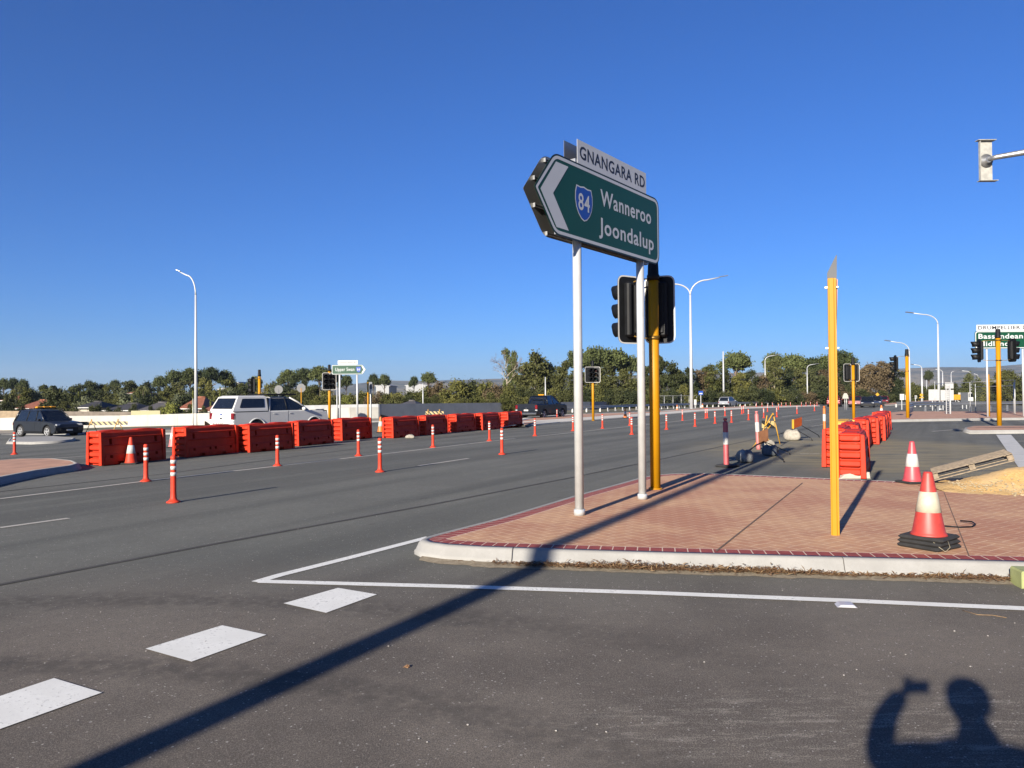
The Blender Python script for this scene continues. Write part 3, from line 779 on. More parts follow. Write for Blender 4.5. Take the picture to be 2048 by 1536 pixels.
# ================================================================ FLEXIBLE BOLLARDS
def bands(r0, r1, z0, z1, n=18):
    return
bo = thing('traffic_bollard', 'x', 'bollard', (0, 0, 0), 0, 'flexible orange bollards along the lane line')
m = MB(); m.lathe([(.11, 0), (.11, .018), (.085, .03), (.058, .05), (.047, .09), (.044, .18), (.042, .70), (.044, .705), (.044, .735), (.036, .755), (.02, .76)], n=18); m.build('post', M_bollard, bo)
for z in (.66, .56, .46):
    m = MB(); m.lathe([(.0425, z-.03), (.0455, z-.03), (.0455, z+.03), (.0425, z+.03)], n=18); m.build('reflective_band', M_collar, bo)
BOL = [(347,1005,'nearest flexible orange bollard standing left of centre on the road'), (292,963,'second nearest orange bollard right of the striped cone on white edge line'), (29,909,'lone orange bollard at the far left edge in front of the dark SUV'),
 (555,932,'orange bollard in front of the third red barrier from the left'), (717,912,'orange bollard in front of the fifth red barrier on the edge line'), (760,944,'orange bollard in the lane below the gap between fifth and sixth barriers'),
 (866,895,'orange bollard in front of the seventh red barrier'), (979,882,'orange bollard in front of the ninth red barrier'), (1004,909,'orange bollard in the open lane left of the large sign'), (1070,872,'orange bollard just right of the last red barrier of the left row'),
 (1114,838,'small orange bollard on the median right of the dark pickup wheel'), (1146,862,'orange bollard touching the left side of the nearest silver sign post'), (1205,857,'orange bollard left of the median signal pole base on the lane line'), (1259.5,851,'rear of two overlapping orange bollards between the silver sign posts'), (1263.5,869,'front of two overlapping orange bollards between the silver sign posts'),
 (1333,859,'orange bollard right of the nearest yellow signal pole'), (1365,841,'orange bollard in front of the twin arm lamp base on its left'), (1390,853,'orange bollard in the lane below the twin arm lamp'), (1411,837,'left of two close bollards right of the twin arm lamp'), (1414.5,836,'right of two close bollards right of the twin arm lamp'), (1430,847,'orange bollard left of the red and white post'), (1450,832,'orange bollard directly above the red and white post'), (1463,845,'orange bollard just right of the red and white post top'),
 (1483.5,828,'left one of a tight bollard pair in front of the mesh fence'), (1487,826,'right one of a tight bollard pair in front of the mesh fence'), (1497,840,'orange bollard left of the pink and white post'), (1527.5,836,'orange bollard behind the yellow trestle'), (1535,823.5,'small bollard above and behind the yellow trestle'), (1553.5,834,'orange bollard right of the yellow trestle'), (1557,819,'tiny distant bollard right of the yellow trestle'), (1594,827.5,'orange bollard above the orange tipped sign'), (1629,822,'orange bollard left of the yellow blade post')]
bo_used = False
for (u, v, lab) in BOL:
    if not bo_used: bo.location = G(u, v); bo['label'] = lab; bo_used = True
    else: dup(bo, G(u, v), random.random()*6, lab)
nfar = ['first','second','third','fourth','fifth','sixth','seventh','eighth','ninth','tenth','eleventh','twelfth']
for i, u in enumerate((1513, 1524, 1545, 1563, 1572, 1581, 1603, 1612, 1621, 1634)):
    dup(bo, G(u, 815.8-i*.35), 0, 'tiny far bollard, %s from the left of the distant row in front of the kerb' % nfar[i])
# large delineator posts on rubber feet
def delin(label, u, v, top_v, tilt, mats, wid, rubber=True):
    b = G(u, v); o = thing('delineator_post', label, 'delineator post', b, 0); o.rotation_euler = (0, tilt, .4)
    h = (P(u, top_v, b.y).z-b.z); r = wid/2
    m = MB(); m.lathe([(r*1.05, .0), (r, h*.05), (r*.92, h*.90), (r*.82, h*.925), (r*.45, h*.93), (r*.45, h*.955), (r*.75, h*.965), (r*.75, h*.99), (r*.5, h)], n=20); m.build('post', mats[0], o)
    m = MB(); m.lathe([(r*.98, h*.46), (r*1.02, h*.47), (r*.99, h*.70), (r*.94, h*.71)], n=20); m.build('reflective_band', mats[1], o)
    if rubber: m = MB(); m.box((.02, 0, .03), (.42, .42, .06), rz=.3, bev=.03); m.build('rubber_base', M_rubber, o)
    return o
delin('red and white delineator post on black rubber foot left of the fallen signs', 1453, 934, 836, R(-1), (M_bollpink, M_collar), .125)
delin('tilted faded pink and white delineator post beside the yellow trestle', 1517, 899, 822, R(-3), (mt('faded_pink', (.72,.23,.22), .5), M_collar), .125, False)
delin('orange and white delineator post left of the yellow blade post', 1649, 868, 812, 0, (M_orange, M_collar), .12, False)

# ================================================================ CONES
def cone(label, base, h, body, collar, nb=1, rz=.3, slope=1.0, wire=False, group='traffic cones'):
    o = thing('traffic_cone', label, 'traffic cone', base, rz, group); k = h/.70
    for i in range(nb):
        m = MB(); m.box((0, 0, (.02+.04*i)*k), (.40*k, .40*k, .036*k), rz=i*.07, bev=.022*k); m.build('rubber_base', M_rubber, o)
    z0 = .04*nb*k; hb = h-z0; r0 = .145*k; r1 = .038*k
    def rr(t): return r0+(r1-r0)*t
    m = MB(); m.lathe([(r0*1.12, z0-.005), (r0*1.04, z0+.012), (rr(.05), z0+.05*hb), (rr(.5), z0+.5*hb), (rr(.97), z0+.97*hb), (r1*.9, z0+hb), (r1*.5, z0+hb)], n=28); m.build('cone_body', body, o)
    m = MB(); m.lathe([(rr(.36)-.001, z0+.36*hb), (rr(.36)+.004, z0+.363*hb), (rr(.685)+.004, z0+.682*hb), (rr(.685)-.001, z0+.685*hb)], n=28); m.build('reflective_collar', collar, o)
    return o
cn = cone('nearest worn traffic cone with stained cream collar on stacked rubber bases', G(1858, 1094, .15), .745, M_conered, M_collardirty, 3, .55)
cone('second traffic cone standing behind the nearest cone beside the timber pallet', G(1825, 966, .15), .70, mt('cone_pink_red', (.66,.085,.10), .45, var=.1, scale=8), M_collar, 1, .2)
cone('traffic cone in front of the leftmost red barrier', G(262, 928), .70, M_bollard, M_collar, 1, .1)
cone('distant traffic cone on far brick island right of the red barriers', G(1763, 832, .12), .80, M_orange, M_collar, 1, .1)
cone('pale traffic cone tip behind the gap between first and second red barriers', S(346, 27.5), .75, mt('faded_pink', (.72,.23,.22)), M_collar)
cone('traffic cone in the gap between the fifth and sixth red barriers', S(761, 38), .78, M_orange, M_collar)
for u, v, l in ((1250, 836, 'small red cone lying by the median island edge between sign posts'), (1318, 826, 'white banded cone on verge left of the twin arm lamp'), (1354, 822, 'white banded cone on verge just left of the twin lamp base'), (1405, 818, 'white banded cone on verge below the blue bus sign')):
    cone(l, S(u, 1/ (1/ (G(u, v).y))), .75, M_orange, M_collar)

# ================================================================ WATER-FILLED BARRIERS
BL, BW, BH = 2.02, .58, .92
def barrier_parts(o, mat):
    m = MB()
    # width profile by height (steps and ribs)
    prof = [(.02, .262), (.10, .272), (.19, .272), (.27, .268), (.31, .245), (.48, .240), (.51, .262), (.54, .240), (.69, .228), (.72, .248), (.75, .226), (.83, .214), (.865, .19)]
    xs = [-BL/2+.12, -.80, -.74, -.66, -.52, -.30, -.14, -.06, 0, .06, .14, .30, .52, .66, .74, .80, BL/2-.12]
    nz = len(prof); nx = len(xs)
    rec = set()
    for i, (a, b_) in enumerate(zip(xs, xs[1:])):
        c_ = (a+b_)/2
        if abs(abs(c_)-.41) < .12: rec.add((i, 0))         # fork slots
        if abs(abs(c_)-.10) < .045 or abs(abs(c_)-.70) < .05: rec.add((i, 2))
        if abs(abs(c_)-.70) < .05: rec.add((i, 7))
    for side in (-1, 1):
        for i in range(nx-1):
            for k in range(nz-1):
                (z0, w0), (z1, w1) = prof[k], prof[k+1]
                q = [(xs[i], side*w0, z0), (xs[i+1], side*w0, z0), (xs[i+1], side*w1, z1), (xs[i], side*w1, z1)]
                if (i, k) in rec:
                    dpt = .12; r_ = [(a, s_-side*dpt, z_) for a, s_, z_ in q]
                    vs = q+r_; fs = [[4, 5, 6, 7]]+[[j, (j+1) % 4, 4+(j+1) % 4, 4+j] for j in range(4)]
                else: vs = q; fs = [[0, 1, 2, 3]]
                if side > 0: fs = [f[::-1] for f in fs]
                m.add(vs, fs)
    # ends, top and bottom
    for e in (-1, 1):
        x = e*(BL/2-.12); vs = [(x, -w_, z) for z, w_ in prof]+[(x, w_, z) for z, w_ in reversed(prof)]; m.add(vs, [list(range(len(vs)))[::-e]])
    m.box((0, 0, .862), (BL-.24, .36, .03), bev=.01)
    body = m.build('barrier_body', mat, o)
    # raised arched humps on top
    for x in (-.52, .52):
        m = MB(); pl = [(x-.36, .87), (x-.28, .895), (x-.1, .908), (x+.1, .908), (x+.28, .895), (x+.36, .87)]; m.prism(pl, -.13, .13, inset=.015); m.build('top_hump', mat, o)
    # end flanges with stacked horizontal ribs
    for e in (-1, 1):
        m = MB()
        for s_ in (-1, 1):
            vs = [(s_*.185, 0.02), (s_*.285, .02), (s_*.278, .45), (s_*.262, .86), (s_*.19, .87)]
            M_ = Matrix.Rotation(R(90)*1, 4, 'Z'); m.prism(vs, -e*(BL/2-.10), -e*(BL/2), M=M_, inset=.008)
        z = .06; k = 0
        while z < .80:
            m.box((e*(BL/2-.075), 0, z+.075), (.10, .40, .125), bev=.025); z += .165; k += 1
        m.box((e*(BL/2-.08), 0, .862), (.14, .38, .04), bev=.012)
        m.build('end_rib_panel', mat, o)
def barrier_proto(mat, label):
    o = thing('water_barrier', label, 'barrier', (0, 0, 0), 0, 'water filled plastic barriers'); barrier_parts(o, mat); return o
LB = [(203,932,327,922),(373,915,467,906),(500,905,575,894),(598,892,664,881),(685,881,752,872),(787,876,841,869),(853,870,899,864),(914,864,957,858),(966,860,1006,853),(1017,855,1064,849)]
ordn = ['leftmost','second','third','fourth','fifth','sixth','seventh','eighth','ninth','last']
bp = None
for i, (u0, v0, u1, v1) in enumerate(LB):
    az = R(24.8+(i % 3-1)*1.2)
    a = G(u0, v0+1); d = Vector((math.sin(az), math.cos(az), 0)); n = Vector((-d.y, d.x, 0))
    c_ = a+d*(BL/2)+n*BW/2; c_.z = Z(c_.x, c_.y)
    lab = 'red water-filled barrier, %s of the row of ten running away from the left' % ordn[i] if 0 < i < 9 else ('large red water-filled barrier at the left end of the left row behind a striped cone' if i == 0 else 'red water-filled barrier at the far end of the left row beside the dark pickup')
    if bp is None: bp = barrier_proto(M_red, lab); bp.location = c_; bp.rotation_euler = (0, 0, math.pi/2-az)
    else: dup(bp, c_, math.pi/2-az, lab)
yb = None
RB = [((6.98,15.80), 27, 'r', 'nearest red barrier of the right hand group, ribbed end facing the camera'),
      ((7.62,18.0), 27, 'r', 'red barrier directly behind the nearest one of the right hand group'),
      ((8.80,20.10), 27, 'r', 'red barrier between the nearest pair and the yellow barrier'),
      ((9.66,22.45), 26, 'y', 'yellow water-filled barrier among the red ones of the right hand group'),
      ((10.95,24.2), 27, 'r', 'red barrier behind the yellow barrier in the right hand group'),
      ((12.1,26.0), 27, 'r', 'red barrier second behind the yellow barrier in the right hand group'),
      ((13.3,28.0), 28, 'r', 'red barrier third from the far end of the right hand group'),
      ((14.6,30.5), 28, 'r', 'red barrier second from the far end of the right hand group'),
      ((16.7,34.8), 33, 'r', 'farthest red barrier of the right hand group beside the far brick island')]
for (xy, az, c_, lab) in RB:
    az = R(az); L = Vector((xy[0], xy[1], Z(*xy)))
    if c_ == 'y': yb = barrier_proto(M_yelbar, lab); yb.location = L; yb.rotation_euler = (0, 0, math.pi/2-az)
    else: dup(bp, L, math.pi/2-az, lab)
# ================================================================ VEHICLES
def car(label, loc, az, paint, L=4.5, W=1.82, Hh=1.66, r=.34, kind='suv', cat='car', name='parked_car', detail=True, extra=None, rear_lit=True):
    o = thing(name, label, cat, loc, math.pi/2-az)
    gc = .24 if kind != 'ute' else .34
    belt = Hh*(.60 if kind != 'ute' else .645); xf = L/2-.88; xr = -L/2+(.82 if kind != 'ute' else 1.22)
    ws = xf-.25 if kind != 'sedan' else xf-.35       # windscreen foot
    def arch(xc):
        R_ = r+.055; a0 = math.asin(min(1, max(-1, (gc-r)/R_))); pts = []
        for k in range(13):
            th = math.pi-a0+(a0*2-math.pi)*k/12 if False else (math.pi-a0)-(math.pi-2*a0)*k/12
            pts.append((xc+R_*math.cos(th), r+R_*math.sin(th)))
        return pts
    hood = belt-.02
    low = [(-L/2+.06, gc+.10)]+arch(xr)+arch(xf)+[(L/2-.14, gc-.02), (L/2-.02, gc+.16), (L/2, belt*.62), (L/2-.07, belt*(.80 if kind != 'ute' else .88)), (L/2-.34, hood-(.07 if kind != 'ute' else .03)), (ws+.05, hood), (ws-.35, belt)]
    rear = [(-L/2+.07, belt), (-L/2+.015, belt*.80), (-L/2, belt*.55)]
    if kind == 'sedan': rear = [(-L/2+.9, belt+.02), (-L/2+.08, belt-.02), (-L/2, belt*.8), (-L/2+.01, belt*.5)]
    m = MB(); m.prism(low+rear, -W/2, W/2, inset=.045); body = m.build('body', paint, o)
    # underbody
    m = MB(); m.box((0, 0, gc+.08), (L-.5, W-.25, .2)); m.build('underbody', M_black, o)
    # greenhouse
    yb, yr = W/2-.07, W/2-(.24 if kind != 'ute' else .27)
    if kind == 'ute': gx = (-.78, ws-.05, -.62, ws-1.02); xs_b = (.25,)
    elif kind == 'sedan': gx = (-L/2+.55, ws-.05, -L/2+1.25, ws-.85); xs_b = (-.15,)
    elif kind == 'hatch': gx = (-L/2+.12, ws-.05, -L/2+.50, ws-.80); xs_b = (.05, -.95)
    else: gx = (-L/2+.10, ws-.08, -L/2+.42, ws-.85); xs_b = (.15, -.88)
    b0, b1, t0, t1 = gx; zt = Hh-.05
    def fr(bx, tx, y_, z_, e=0): 
        return None
    def cor(e=0.0, ztop=zt, zbot=belt-.02):
        return [(b0-e, -yb-e, zbot), (b1+e, -yb-e, zbot), (b1+e, yb+e, zbot), (b0-e, yb+e, zbot), (t0-e, -yr-e, ztop), (t1+e, -yr-e, ztop), (t1+e, yr+e, ztop), (t0-e, yr+e, ztop)]
    c8 = cor(); m = MB(); m.add(c8, [[3,2,1,0],[4,5,6,7],[0,1,5,4],[1,2,6,5],[2,3,7,6],[3,0,4,7]]); m.build('window', M_glass, o)
    m = MB()
    m.add([(t0-.05, -yr-.02, zt-.03), (t1+.06, -yr-.02, zt-.03), (t1+.06, yr+.02, zt-.03), (t0-.05, yr+.02, zt-.03), (t0+.06, -yr+.10, Hh), (t1-.12, -yr+.10, Hh), (t1-.12, yr-.10, Hh), (t0+.06, yr-.10, Hh)], [[3,2,1,0],[4,5,6,7],[0,1,5,4],[1,2,6,5],[2,3,7,6],[3,0,4,7]], smooth=False)
    for s_ in (-1, 1):
        m.tube([(b1, s_*yb, belt-.02), (b1+(t1-b1)*.55, s_*(yb+(yr-yb)*.5), belt+(zt-belt)*.62), (t1, s_*yr, zt)], .036, 6); m.tube([(b0+.03, s_*yb, belt-.02), (t0+.03, s_*yr, zt)], .065 if kind in ('suv', 'hatch') else .05, 6)
    m.build('roof', paint, o)
    for xb in xs_b:
        for s_ in (-1, 1):
            m = MB(); m.tube([(xb, s_*(yb+.0), belt-.02), (xb-.03 if xb > -.5 else xb+.12, s_*(yr+.005), zt)], .030, 4); m.build('door_pillar', M_black, o)
    # wheels
    for xw in (xf, xr):
        for s_ in (-1, 1):
            M_ = Matrix.Rotation(R(90), 3, 'X')
            m = MB(); m.lathe([(r*.62, -.11), (r*.93, -.115), (r, -.08), (r, .08), (r*.93, .115), (r*.62, .11)], (xw, s_*(W/2-.125), r), 22, M_); wh = m.build('wheel', M_tyre, o)
            if detail:
                m = MB(); cy = s_*(W/2-.022)
                m.lathe([(r*.66, -.02), (r*.66, .02), (r*.60, .02), (r*.60, -.02)], (xw, cy, r), 22, M_)
                for k in range(5):
                    a = R(90+72*k); m.box((xw+math.cos(a)*r*.32, cy, r+math.sin(a)*r*.32), (r*.62, .03, r*.17), M=Matrix.Rotation(-a, 3, 'Y'))
                m.lathe([(r*.14, -.025), (r*.14, .025)], (xw, cy, r), 12, M_); m.build('rim', M_rim, wh)
                m = MB(); m.lathe([(r*.6, -.02), (r*.6, 0)], (xw, s_*(W/2-.09), r), 16, M_); m.build('brake_disc', M_darksteel, wh)
    # lamps, plates, mirrors
    for s_ in (-1, 1):
        m = MB(); zl = belt*.76; m.box((L/2-.13, s_*(W/2-.24), zl), (.20, .36, .13), rz=s_*R(-16), bev=.03); m.build('headlight', M_headl, o)
        m = MB(); zt_ = belt*.80 if kind != 'ute' else belt*.82
        m.box((-L/2+.075, s_*(W/2-.10), zt_), (.14, .20, .30 if kind == 'ute' else .19), bev=.02); m.build('tail_light', M_tail, o)
        if kind == 'ute': m = MB(); m.box((-L/2+.068, s_*(W/2-.10), zt_-.235), (.13, .19, .13), bev=.02); m.build('reverse_light', M_headl, o)
        m = MB(); m.box((ws-.42, s_*(W/2+.07), belt+.07), (.12, .20, .14), bev=.03); m.build('wing_mirror', paint, o)
    m = MB(); m.box((L/2-.01, 0, belt*.50), (.03, 1.1, .20), bev=.01); m.build('grille', M_black, o)
    m = MB(); m.box((L/2-.04, 0, gc+.10), (.12, W-.2, .18), bev=.03); m.build('front_bumper', M_black, o)
    m = MB(); m.box((-L/2+.03, 0, gc+.16), (.14, W-.15, .16), bev=.03); m.build('rear_bumper', M_black if kind != 'ute' else M_chrome, o)
    m = MB(); m.box((-L/2-.02, 0, belt*.62), (.02, .37, .11)); m.build('number_plate', M_white, o)
    if detail:
        for s_ in (-1, 1):
            m = MB(); m.box(((xf+xr)/2, s_*(W/2-.01), gc+.08), (xf-xr-2*r-.14, .05, .14), bev=.015); m.build('side_sill', M_black, o)
            for xw in (xf, xr):
                m = MB(); pts = [(xw+(r+.075)*math.cos(R(a)), s_*(W/2-.004), r+(r+.075)*math.sin(R(a))) for a in range(-15, 200, 12)]
                m.tube(pts, .035, 6); m.build('wheel_arch', paint if kind == 'ute' else M_black, o)
            for xb in ((xs_b[0], ws-.42) if kind != 'ute' else (.25, -.74)):
                m = MB(); m.box((xb, s_*(W/2+.001), (gc+belt)/2+.08), (.010, .004, belt-gc-.15)); m.build('door_gap', M_black, o)
            for xb in ((xs_b[0]+.12, -.72) if kind != 'ute' else (.38, -.5)):
                m = MB(); m.box((xb, s_*(W/2+.012), belt-.13), (.16, .025, .025), bev=.006); m.build('door_handle', paint, o)
    if extra: extra(o, L, W, Hh, belt, xf, xr, ws, gc, yr)
    return o
def paint(n, c, metal=.35, rough=.28): return mt(n, c, rough, metal, var=.03, scale=1.5)
P_charcoal = paint('charcoal_metallic_paint', (.040,.046,.058)); P_white = paint('white_car_paint', (.84,.84,.81), 0, .22)
P_navy = paint('black_car_paint', (.012,.016,.024)); P_silver = paint('silver_car_paint', (.50,.52,.55)); P_redc = paint('red_car_paint', (.24,.012,.02))
P_dark = paint('dark_car_paint', (.03,.035,.05)); P_mar = paint('maroon_car_paint', (.10,.008,.02))
def forester_extra(o, L, W, Hh, belt, xf, xr, ws, gc, yr):
    for s_ in (-1, 1):
        m = MB(); m.tube([(-1.55, s_*(yr-.02), Hh-.02), (-1.45, s_*(yr-.02), Hh+.06), (.35, s_*(yr-.02), Hh+.06), (.48, s_*(yr-.02), Hh-.03)], .022, 6); m.build('roof_rail', M_darksteel, o)
    for x in (-1.0, .05):
        m = MB(); m.box((x, 0, Hh+.09), (.06, 1.2, .03)); m.build('cross_bar', M_darksteel, o)
    for y in (-.42, 0, .42):
        m = MB(); m.box((-.25, y, Hh+.17), (.26, .36, .10), bev=.03); m.build('warning_light', M_amber, o)
    m = MB(); m.box((-.25, 0, Hh+.11), (.24, 1.36, .03)); m.build('light_bar', M_black, o)
    for s_ in (-1, 1):
        m = MB(); m.box((L/2-.07, s_*(W/2-.26), gc+.30), (.06, .16, .13), rz=s_*R(-12), bev=.02); m.build('fog_lamp', M_chrome, o)
    m = MB(); m.box((L/2+.012, 0, belt*.44), (.012, .37, .11)); m.build('number_plate', M_white, o)
car('dark grey SUV with amber roof light bar facing right at the far left', S(96, 48.6), R(119), P_charcoal, 4.60, 1.82, 1.68, .355, extra=forester_extra)
def ute_extra(o, L, W, Hh, belt, xf, xr, ws, gc, yr):
    # canopy
    y0, y1 = W/2-.03, W/2-.17; xa, xb = -L/2+.02, -.84; z0, z1 = belt+.004, Hh+.05
    m = MB(); vs = [(xa, -y0, z0), (xb, -y0, z0), (xb, y0, z0), (xa, y0, z0), (xa+.03, -y0+.01, z0+.10), (xb, -y0+.01, z0+.10), (xb, y0-.01, z0+.10), (xa+.03, y0-.01, z0+.10), (xa+.34, -y1, z1-.06), (xb+.02, -y1, z1-.06), (xb+.02, y1, z1-.06), (xa+.34, y1, z1-.06), (xa+.46, -y1+.14, z1), (xb-.05, -y1+.14, z1), (xb-.05, y1-.14, z1), (xa+.46, y1-.14, z1)]
    fs = [[3,2,1,0]]+[[k*4+i, k*4+(i+1) % 4, (k+1)*4+(i+1) % 4, (k+1)*4+i] for k in range(3) for i in range(4)]+[[12,13,14,15]]
    m.add(vs, fs); cn_ = m.build('canopy', P_white, o)
    def lerp(a, b, t): return tuple(a[i]+(b[i]-a[i])*t for i in range(3))
    def pane(A, B, C, D, u0, u1, v0, v1, off, nm):
        q = []
        ou = rounded([(u0, v0), (u1, v0), (u1, v1), (u0, v1)], [.05]*4, 4)
        for (a, b) in ou: q.append(Vector(lerp(lerp(A, B, a), lerp(D, C, a), b))+Vector(off))
        n = len(q); mm = MB(); mm.add(q+[p-Vector(off)*1.2 for p in q], [list(range(n))]+[[i, n+i, n+(i+1) % n, (i+1) % n] for i in range(n)]); return mm.build(nm, M_glass, o)
    pane(vs[5], vs[4], vs[8], vs[9], .10, .84, .10, .86, (0, -.012, 0), 'canopy_window')
    pane(vs[6], vs[7], vs[11], vs[10], .10, .84, .10, .86, (0, .012, 0), 'canopy_window')
    pane(vs[4], vs[7], vs[11], vs[8], .06, .94, .02, .90, (-.012, 0, .004), 'rear_canopy_window')
    m = MB(); m.box((.05, 0, Hh+.09), (1.7, 1.42, .07), bev=.02); m.build('roof_rack', M_black, o)
    for s_ in (-1, 1):
        m = MB(); m.box(((xa+xb)/2, s_*(W/2-.012), belt-.012), (xb-xa, .03, .028)); m.build('canopy_seal', M_black, o)
    m = MB(); m.box((-.81, 0, belt+.28), (.05, W-.16, .62)); m.build('cab_gap', M_black, o)
    # tailgate details
    m = MB(); m.box((-L/2-.008, 0, belt-.30), (.012, .13, .06), bev=.01); m.build('tailgate_handle', M_black, o)
    m = MB(); m.box((-L/2-.006, 0, belt-.12), (.008, .13, .045)); m.build('badge', M_signblue, o)
    m = MB(); text_mb('RANGER', m, -.62, belt-.58, .62, belt-.52, 0, .01)
    m.v = [(-L/2-.012, -x, z) for x, y, z in m.v]; m.build('lettering', mt('grey_lettering', (.25,.25,.26)), o)
    m = MB(); m.tube([(-L/2+.05, -.7, gc+.03), (-L/2-.06, -.6, gc+.05), (-L/2-.06, .6, gc+.05), (-L/2+.05, .7, gc+.03)], .035, 8); m.build('tow_bar', M_black, o)
    m = MB(); m.box((L/2+.05, 0, .62), (.22, W-.1, .30), bev=.06)
    m.build('bull_bar', M_black, o)
    m = MB(); m.tube([(L/2+.08, -.62, .7), (L/2+.12, -.60, 1.12), (L/2+.12, .60, 1.12), (L/2+.08, .62, .7)], .03, 8); m.build('hoop', M_black, o)
car('white dual cab pickup with white canopy and black roof rack behind the red barriers', S(543, 36.4), R(37), P_white, 5.30, 1.87, 1.84, .39, 'ute', 'pickup truck', 'pickup_truck', extra=ute_extra)
def tub_extra(o, L, W, Hh, belt, xf, xr, ws, gc, yr):
    m = MB(); m.box((-L/2+.95, 0, belt+.012), (1.65, W-.2, .02)); m.build('tonneau_cover', M_black, o)
    m = MB(); m.tube([(-.95, -.72, belt), (-1.0, -.62, belt+.42), (-1.0, .62, belt+.42), (-.95, .72, belt)], .035, 8); m.build('sports_bar', M_black, o)
    m = MB(); m.box((-.1, 0, Hh+.05), (.2, .5, .08), bev=.02); m.build('roof_light', M_amber, o)
    m = MB(); m.box((-L/2-.008, 0, belt-.30), (.012, .13, .06), bev=.01); m.build('tailgate_handle', M_chrome, o)
car('black dual cab pickup driving away at the far end of the left barrier row', S(1084, 61), R(29.5), P_navy, 5.3, 1.9, 1.86, .40, 'ute', 'pickup truck', 'pickup_truck', extra=tub_extra)
car('silver hatchback driving away beside the mesh fence right of centre', S(1456.5, 127), R(36), P_silver, 4.4, 1.8, 1.68, .33, 'suv', detail=False)
car('bright red SUV driving away behind the yellow blade post', S(1669, 119), R(27), P_redc, 4.6, 1.88, 1.72, .35, detail=False)
car('maroon car partly hidden behind the right red barriers below a signal pole', S(1712, 112), R(28), P_mar, 4.5, 1.82, 1.6, .33, detail=False)
car('dark oncoming car at the head of the distant queue', S(1735, 108), R(205), P_dark, 4.5, 1.8, 1.5, .33, 'sedan', detail=False)
car('dark blue oncoming car second in the distant queue', S(1751, 118), R(207), paint('blue_car_paint', (.02,.04,.10)), 4.4, 1.8, 1.62, .33, detail=False)
car('red oncoming car in the distant queue left of the distant cone', S(1767, 150), R(208), P_redc, 4.4, 1.8, 1.6, .33, detail=False)
car('grey oncoming car in the distant queue right of the red one', S(1781, 165), R(208), P_dark, 4.4, 1.8, 1.6, .33, detail=False)
car('white oncoming car last in the distant queue', S(1796, 180), R(210), P_white, 4.4, 1.8, 1.6, .33, detail=False)
car('small white car far beyond the guardrail left of grey cabinet', S(1913, 150), R(60), P_white, 4.4, 1.8, 1.5, .33, 'sedan', detail=False)
car('small white car in front of the trees at far right', S(1988, 170), R(80), P_white, 4.2, 1.8, 1.5, .33, 'sedan', detail=False)
# yellow tipper truck
tk = thing('tipper_truck', 'small yellow construction truck beyond the guardrail at right', 'truck', S(1915, 142), R(10))
m = MB(); m.box((-.9, 0, 1.25), (3.4, 2.1, 1.0), bev=.08); m.build('tipper_body', M_yelbar, tk)
m = MB(); m.prism([(.95, .5), (2.5, .5), (2.5, 1.2), (2.2, 2.1), (.95, 2.1)], -1.0, 1.0, inset=.06); m.build('cab', P_white, tk)
m = MB(); m.prism([(1.5, 1.25), (2.52, 1.25), (2.27, 1.95), (1.5, 1.95)], -1.02, 1.02); m.build('window', M_glass, tk)
for x in (-1.7, 1.7):
    for s_ in (-1, 1):
        m = MB(); m.lathe([(.2, -.12), (.42, -.12), (.42, .12), (.2, .12)], (x, s_*.85, .42), 16, Matrix.Rotation(R(90), 3, 'X')); m.build('wheel', M_tyre, tk)

# ================================================================ WALLS, FENCES, GUARDRAILS
M_wall = MT('precast_concrete_wall', .9); n1 = M_wall.noise(.7, 6, rough=.7); n2 = M_wall.noise(5, 5, stretch=(1, 1, .15))
M_wall.color(M_wall.mix(n1.step(.3, .7), M_wall.mix(n2.step(.3, .8), (.31,.30,.27), (.38,.37,.34)), (.42,.405,.37))); M_wall = M_wall.mat
M_wallgrey = mt('grey_wall_panel', (.46,.47,.48), .8, var=.10, scale=1.0)
M_tan = mt('tan_fence_panel', (.45,.34,.22), .9, var=.15, scale=2)
M_brown = mt('brown_grey_fence', (.25,.21,.17), .9, var=.25, scale=1.5)
def wall(name, label, cat, pts, mat, thick=.22, seg=4.5, matf=None, cap=None, gap=.012):
    W3 = [(G(u, vb), P(u, vt, G(u, vb).y).z) for (u, vb, vt) in pts]
    o = thing(name, label, cat, W3[0][0]); b0 = Vector(W3[0][0]); k = 0
    for (a, za), (b, zb) in zip(W3, W3[1:]):
        d = (b-a); Ld = Vector((d.x, d.y)).length; n = max(1, int(Ld/seg)); nn = Vector((-d.y, d.x, 0)).normalized()*thick
        if nn.y < 0: nn = -nn
        for i in range(n):
            t0, t1 = i/n, (i+1)/n; e = gap/Ld
            p, q = a+d*t0, a+d*(t1-e); z0, z1 = za+(zb-za)*t0, za+(zb-za)*t1
            vs = [Vector((w_.x, w_.y, zz))-b0 for w_, zz in ((p, p.z-.4), (q, q.z-.4), (q, z1), (p, z0))]; vs += [v+nn for v in vs]
            m = MB(); m.add(vs, [[0,1,2,3],[7,6,5,4],[3,2,6,7],[1,5,6,2],[0,3,7,4],[0,4,5,1]]); m.build('panel', matf(k) if matf else mat, o); k += 1
    return o
wall('concrete_wall', 'long pale concrete barrier wall behind the dark SUV and left row of barriers', 'wall', [(-260,865,839),(0,860,836),(130,857,832),(240,853,831),(420,849,826),(520,847,822),(640,842,818),(700,840,815),(757,838,814)], M_wall)
wall('grey_barrier_wall', 'grey panel wall running behind the barriers and black pickup to the centre', 'wall', [(600,838,811),(757,835,808),(900,829,806.5),(1040,824,805),(1180,819,803.5),(1310,812,802.5)], M_wallgrey, seg=3.0)
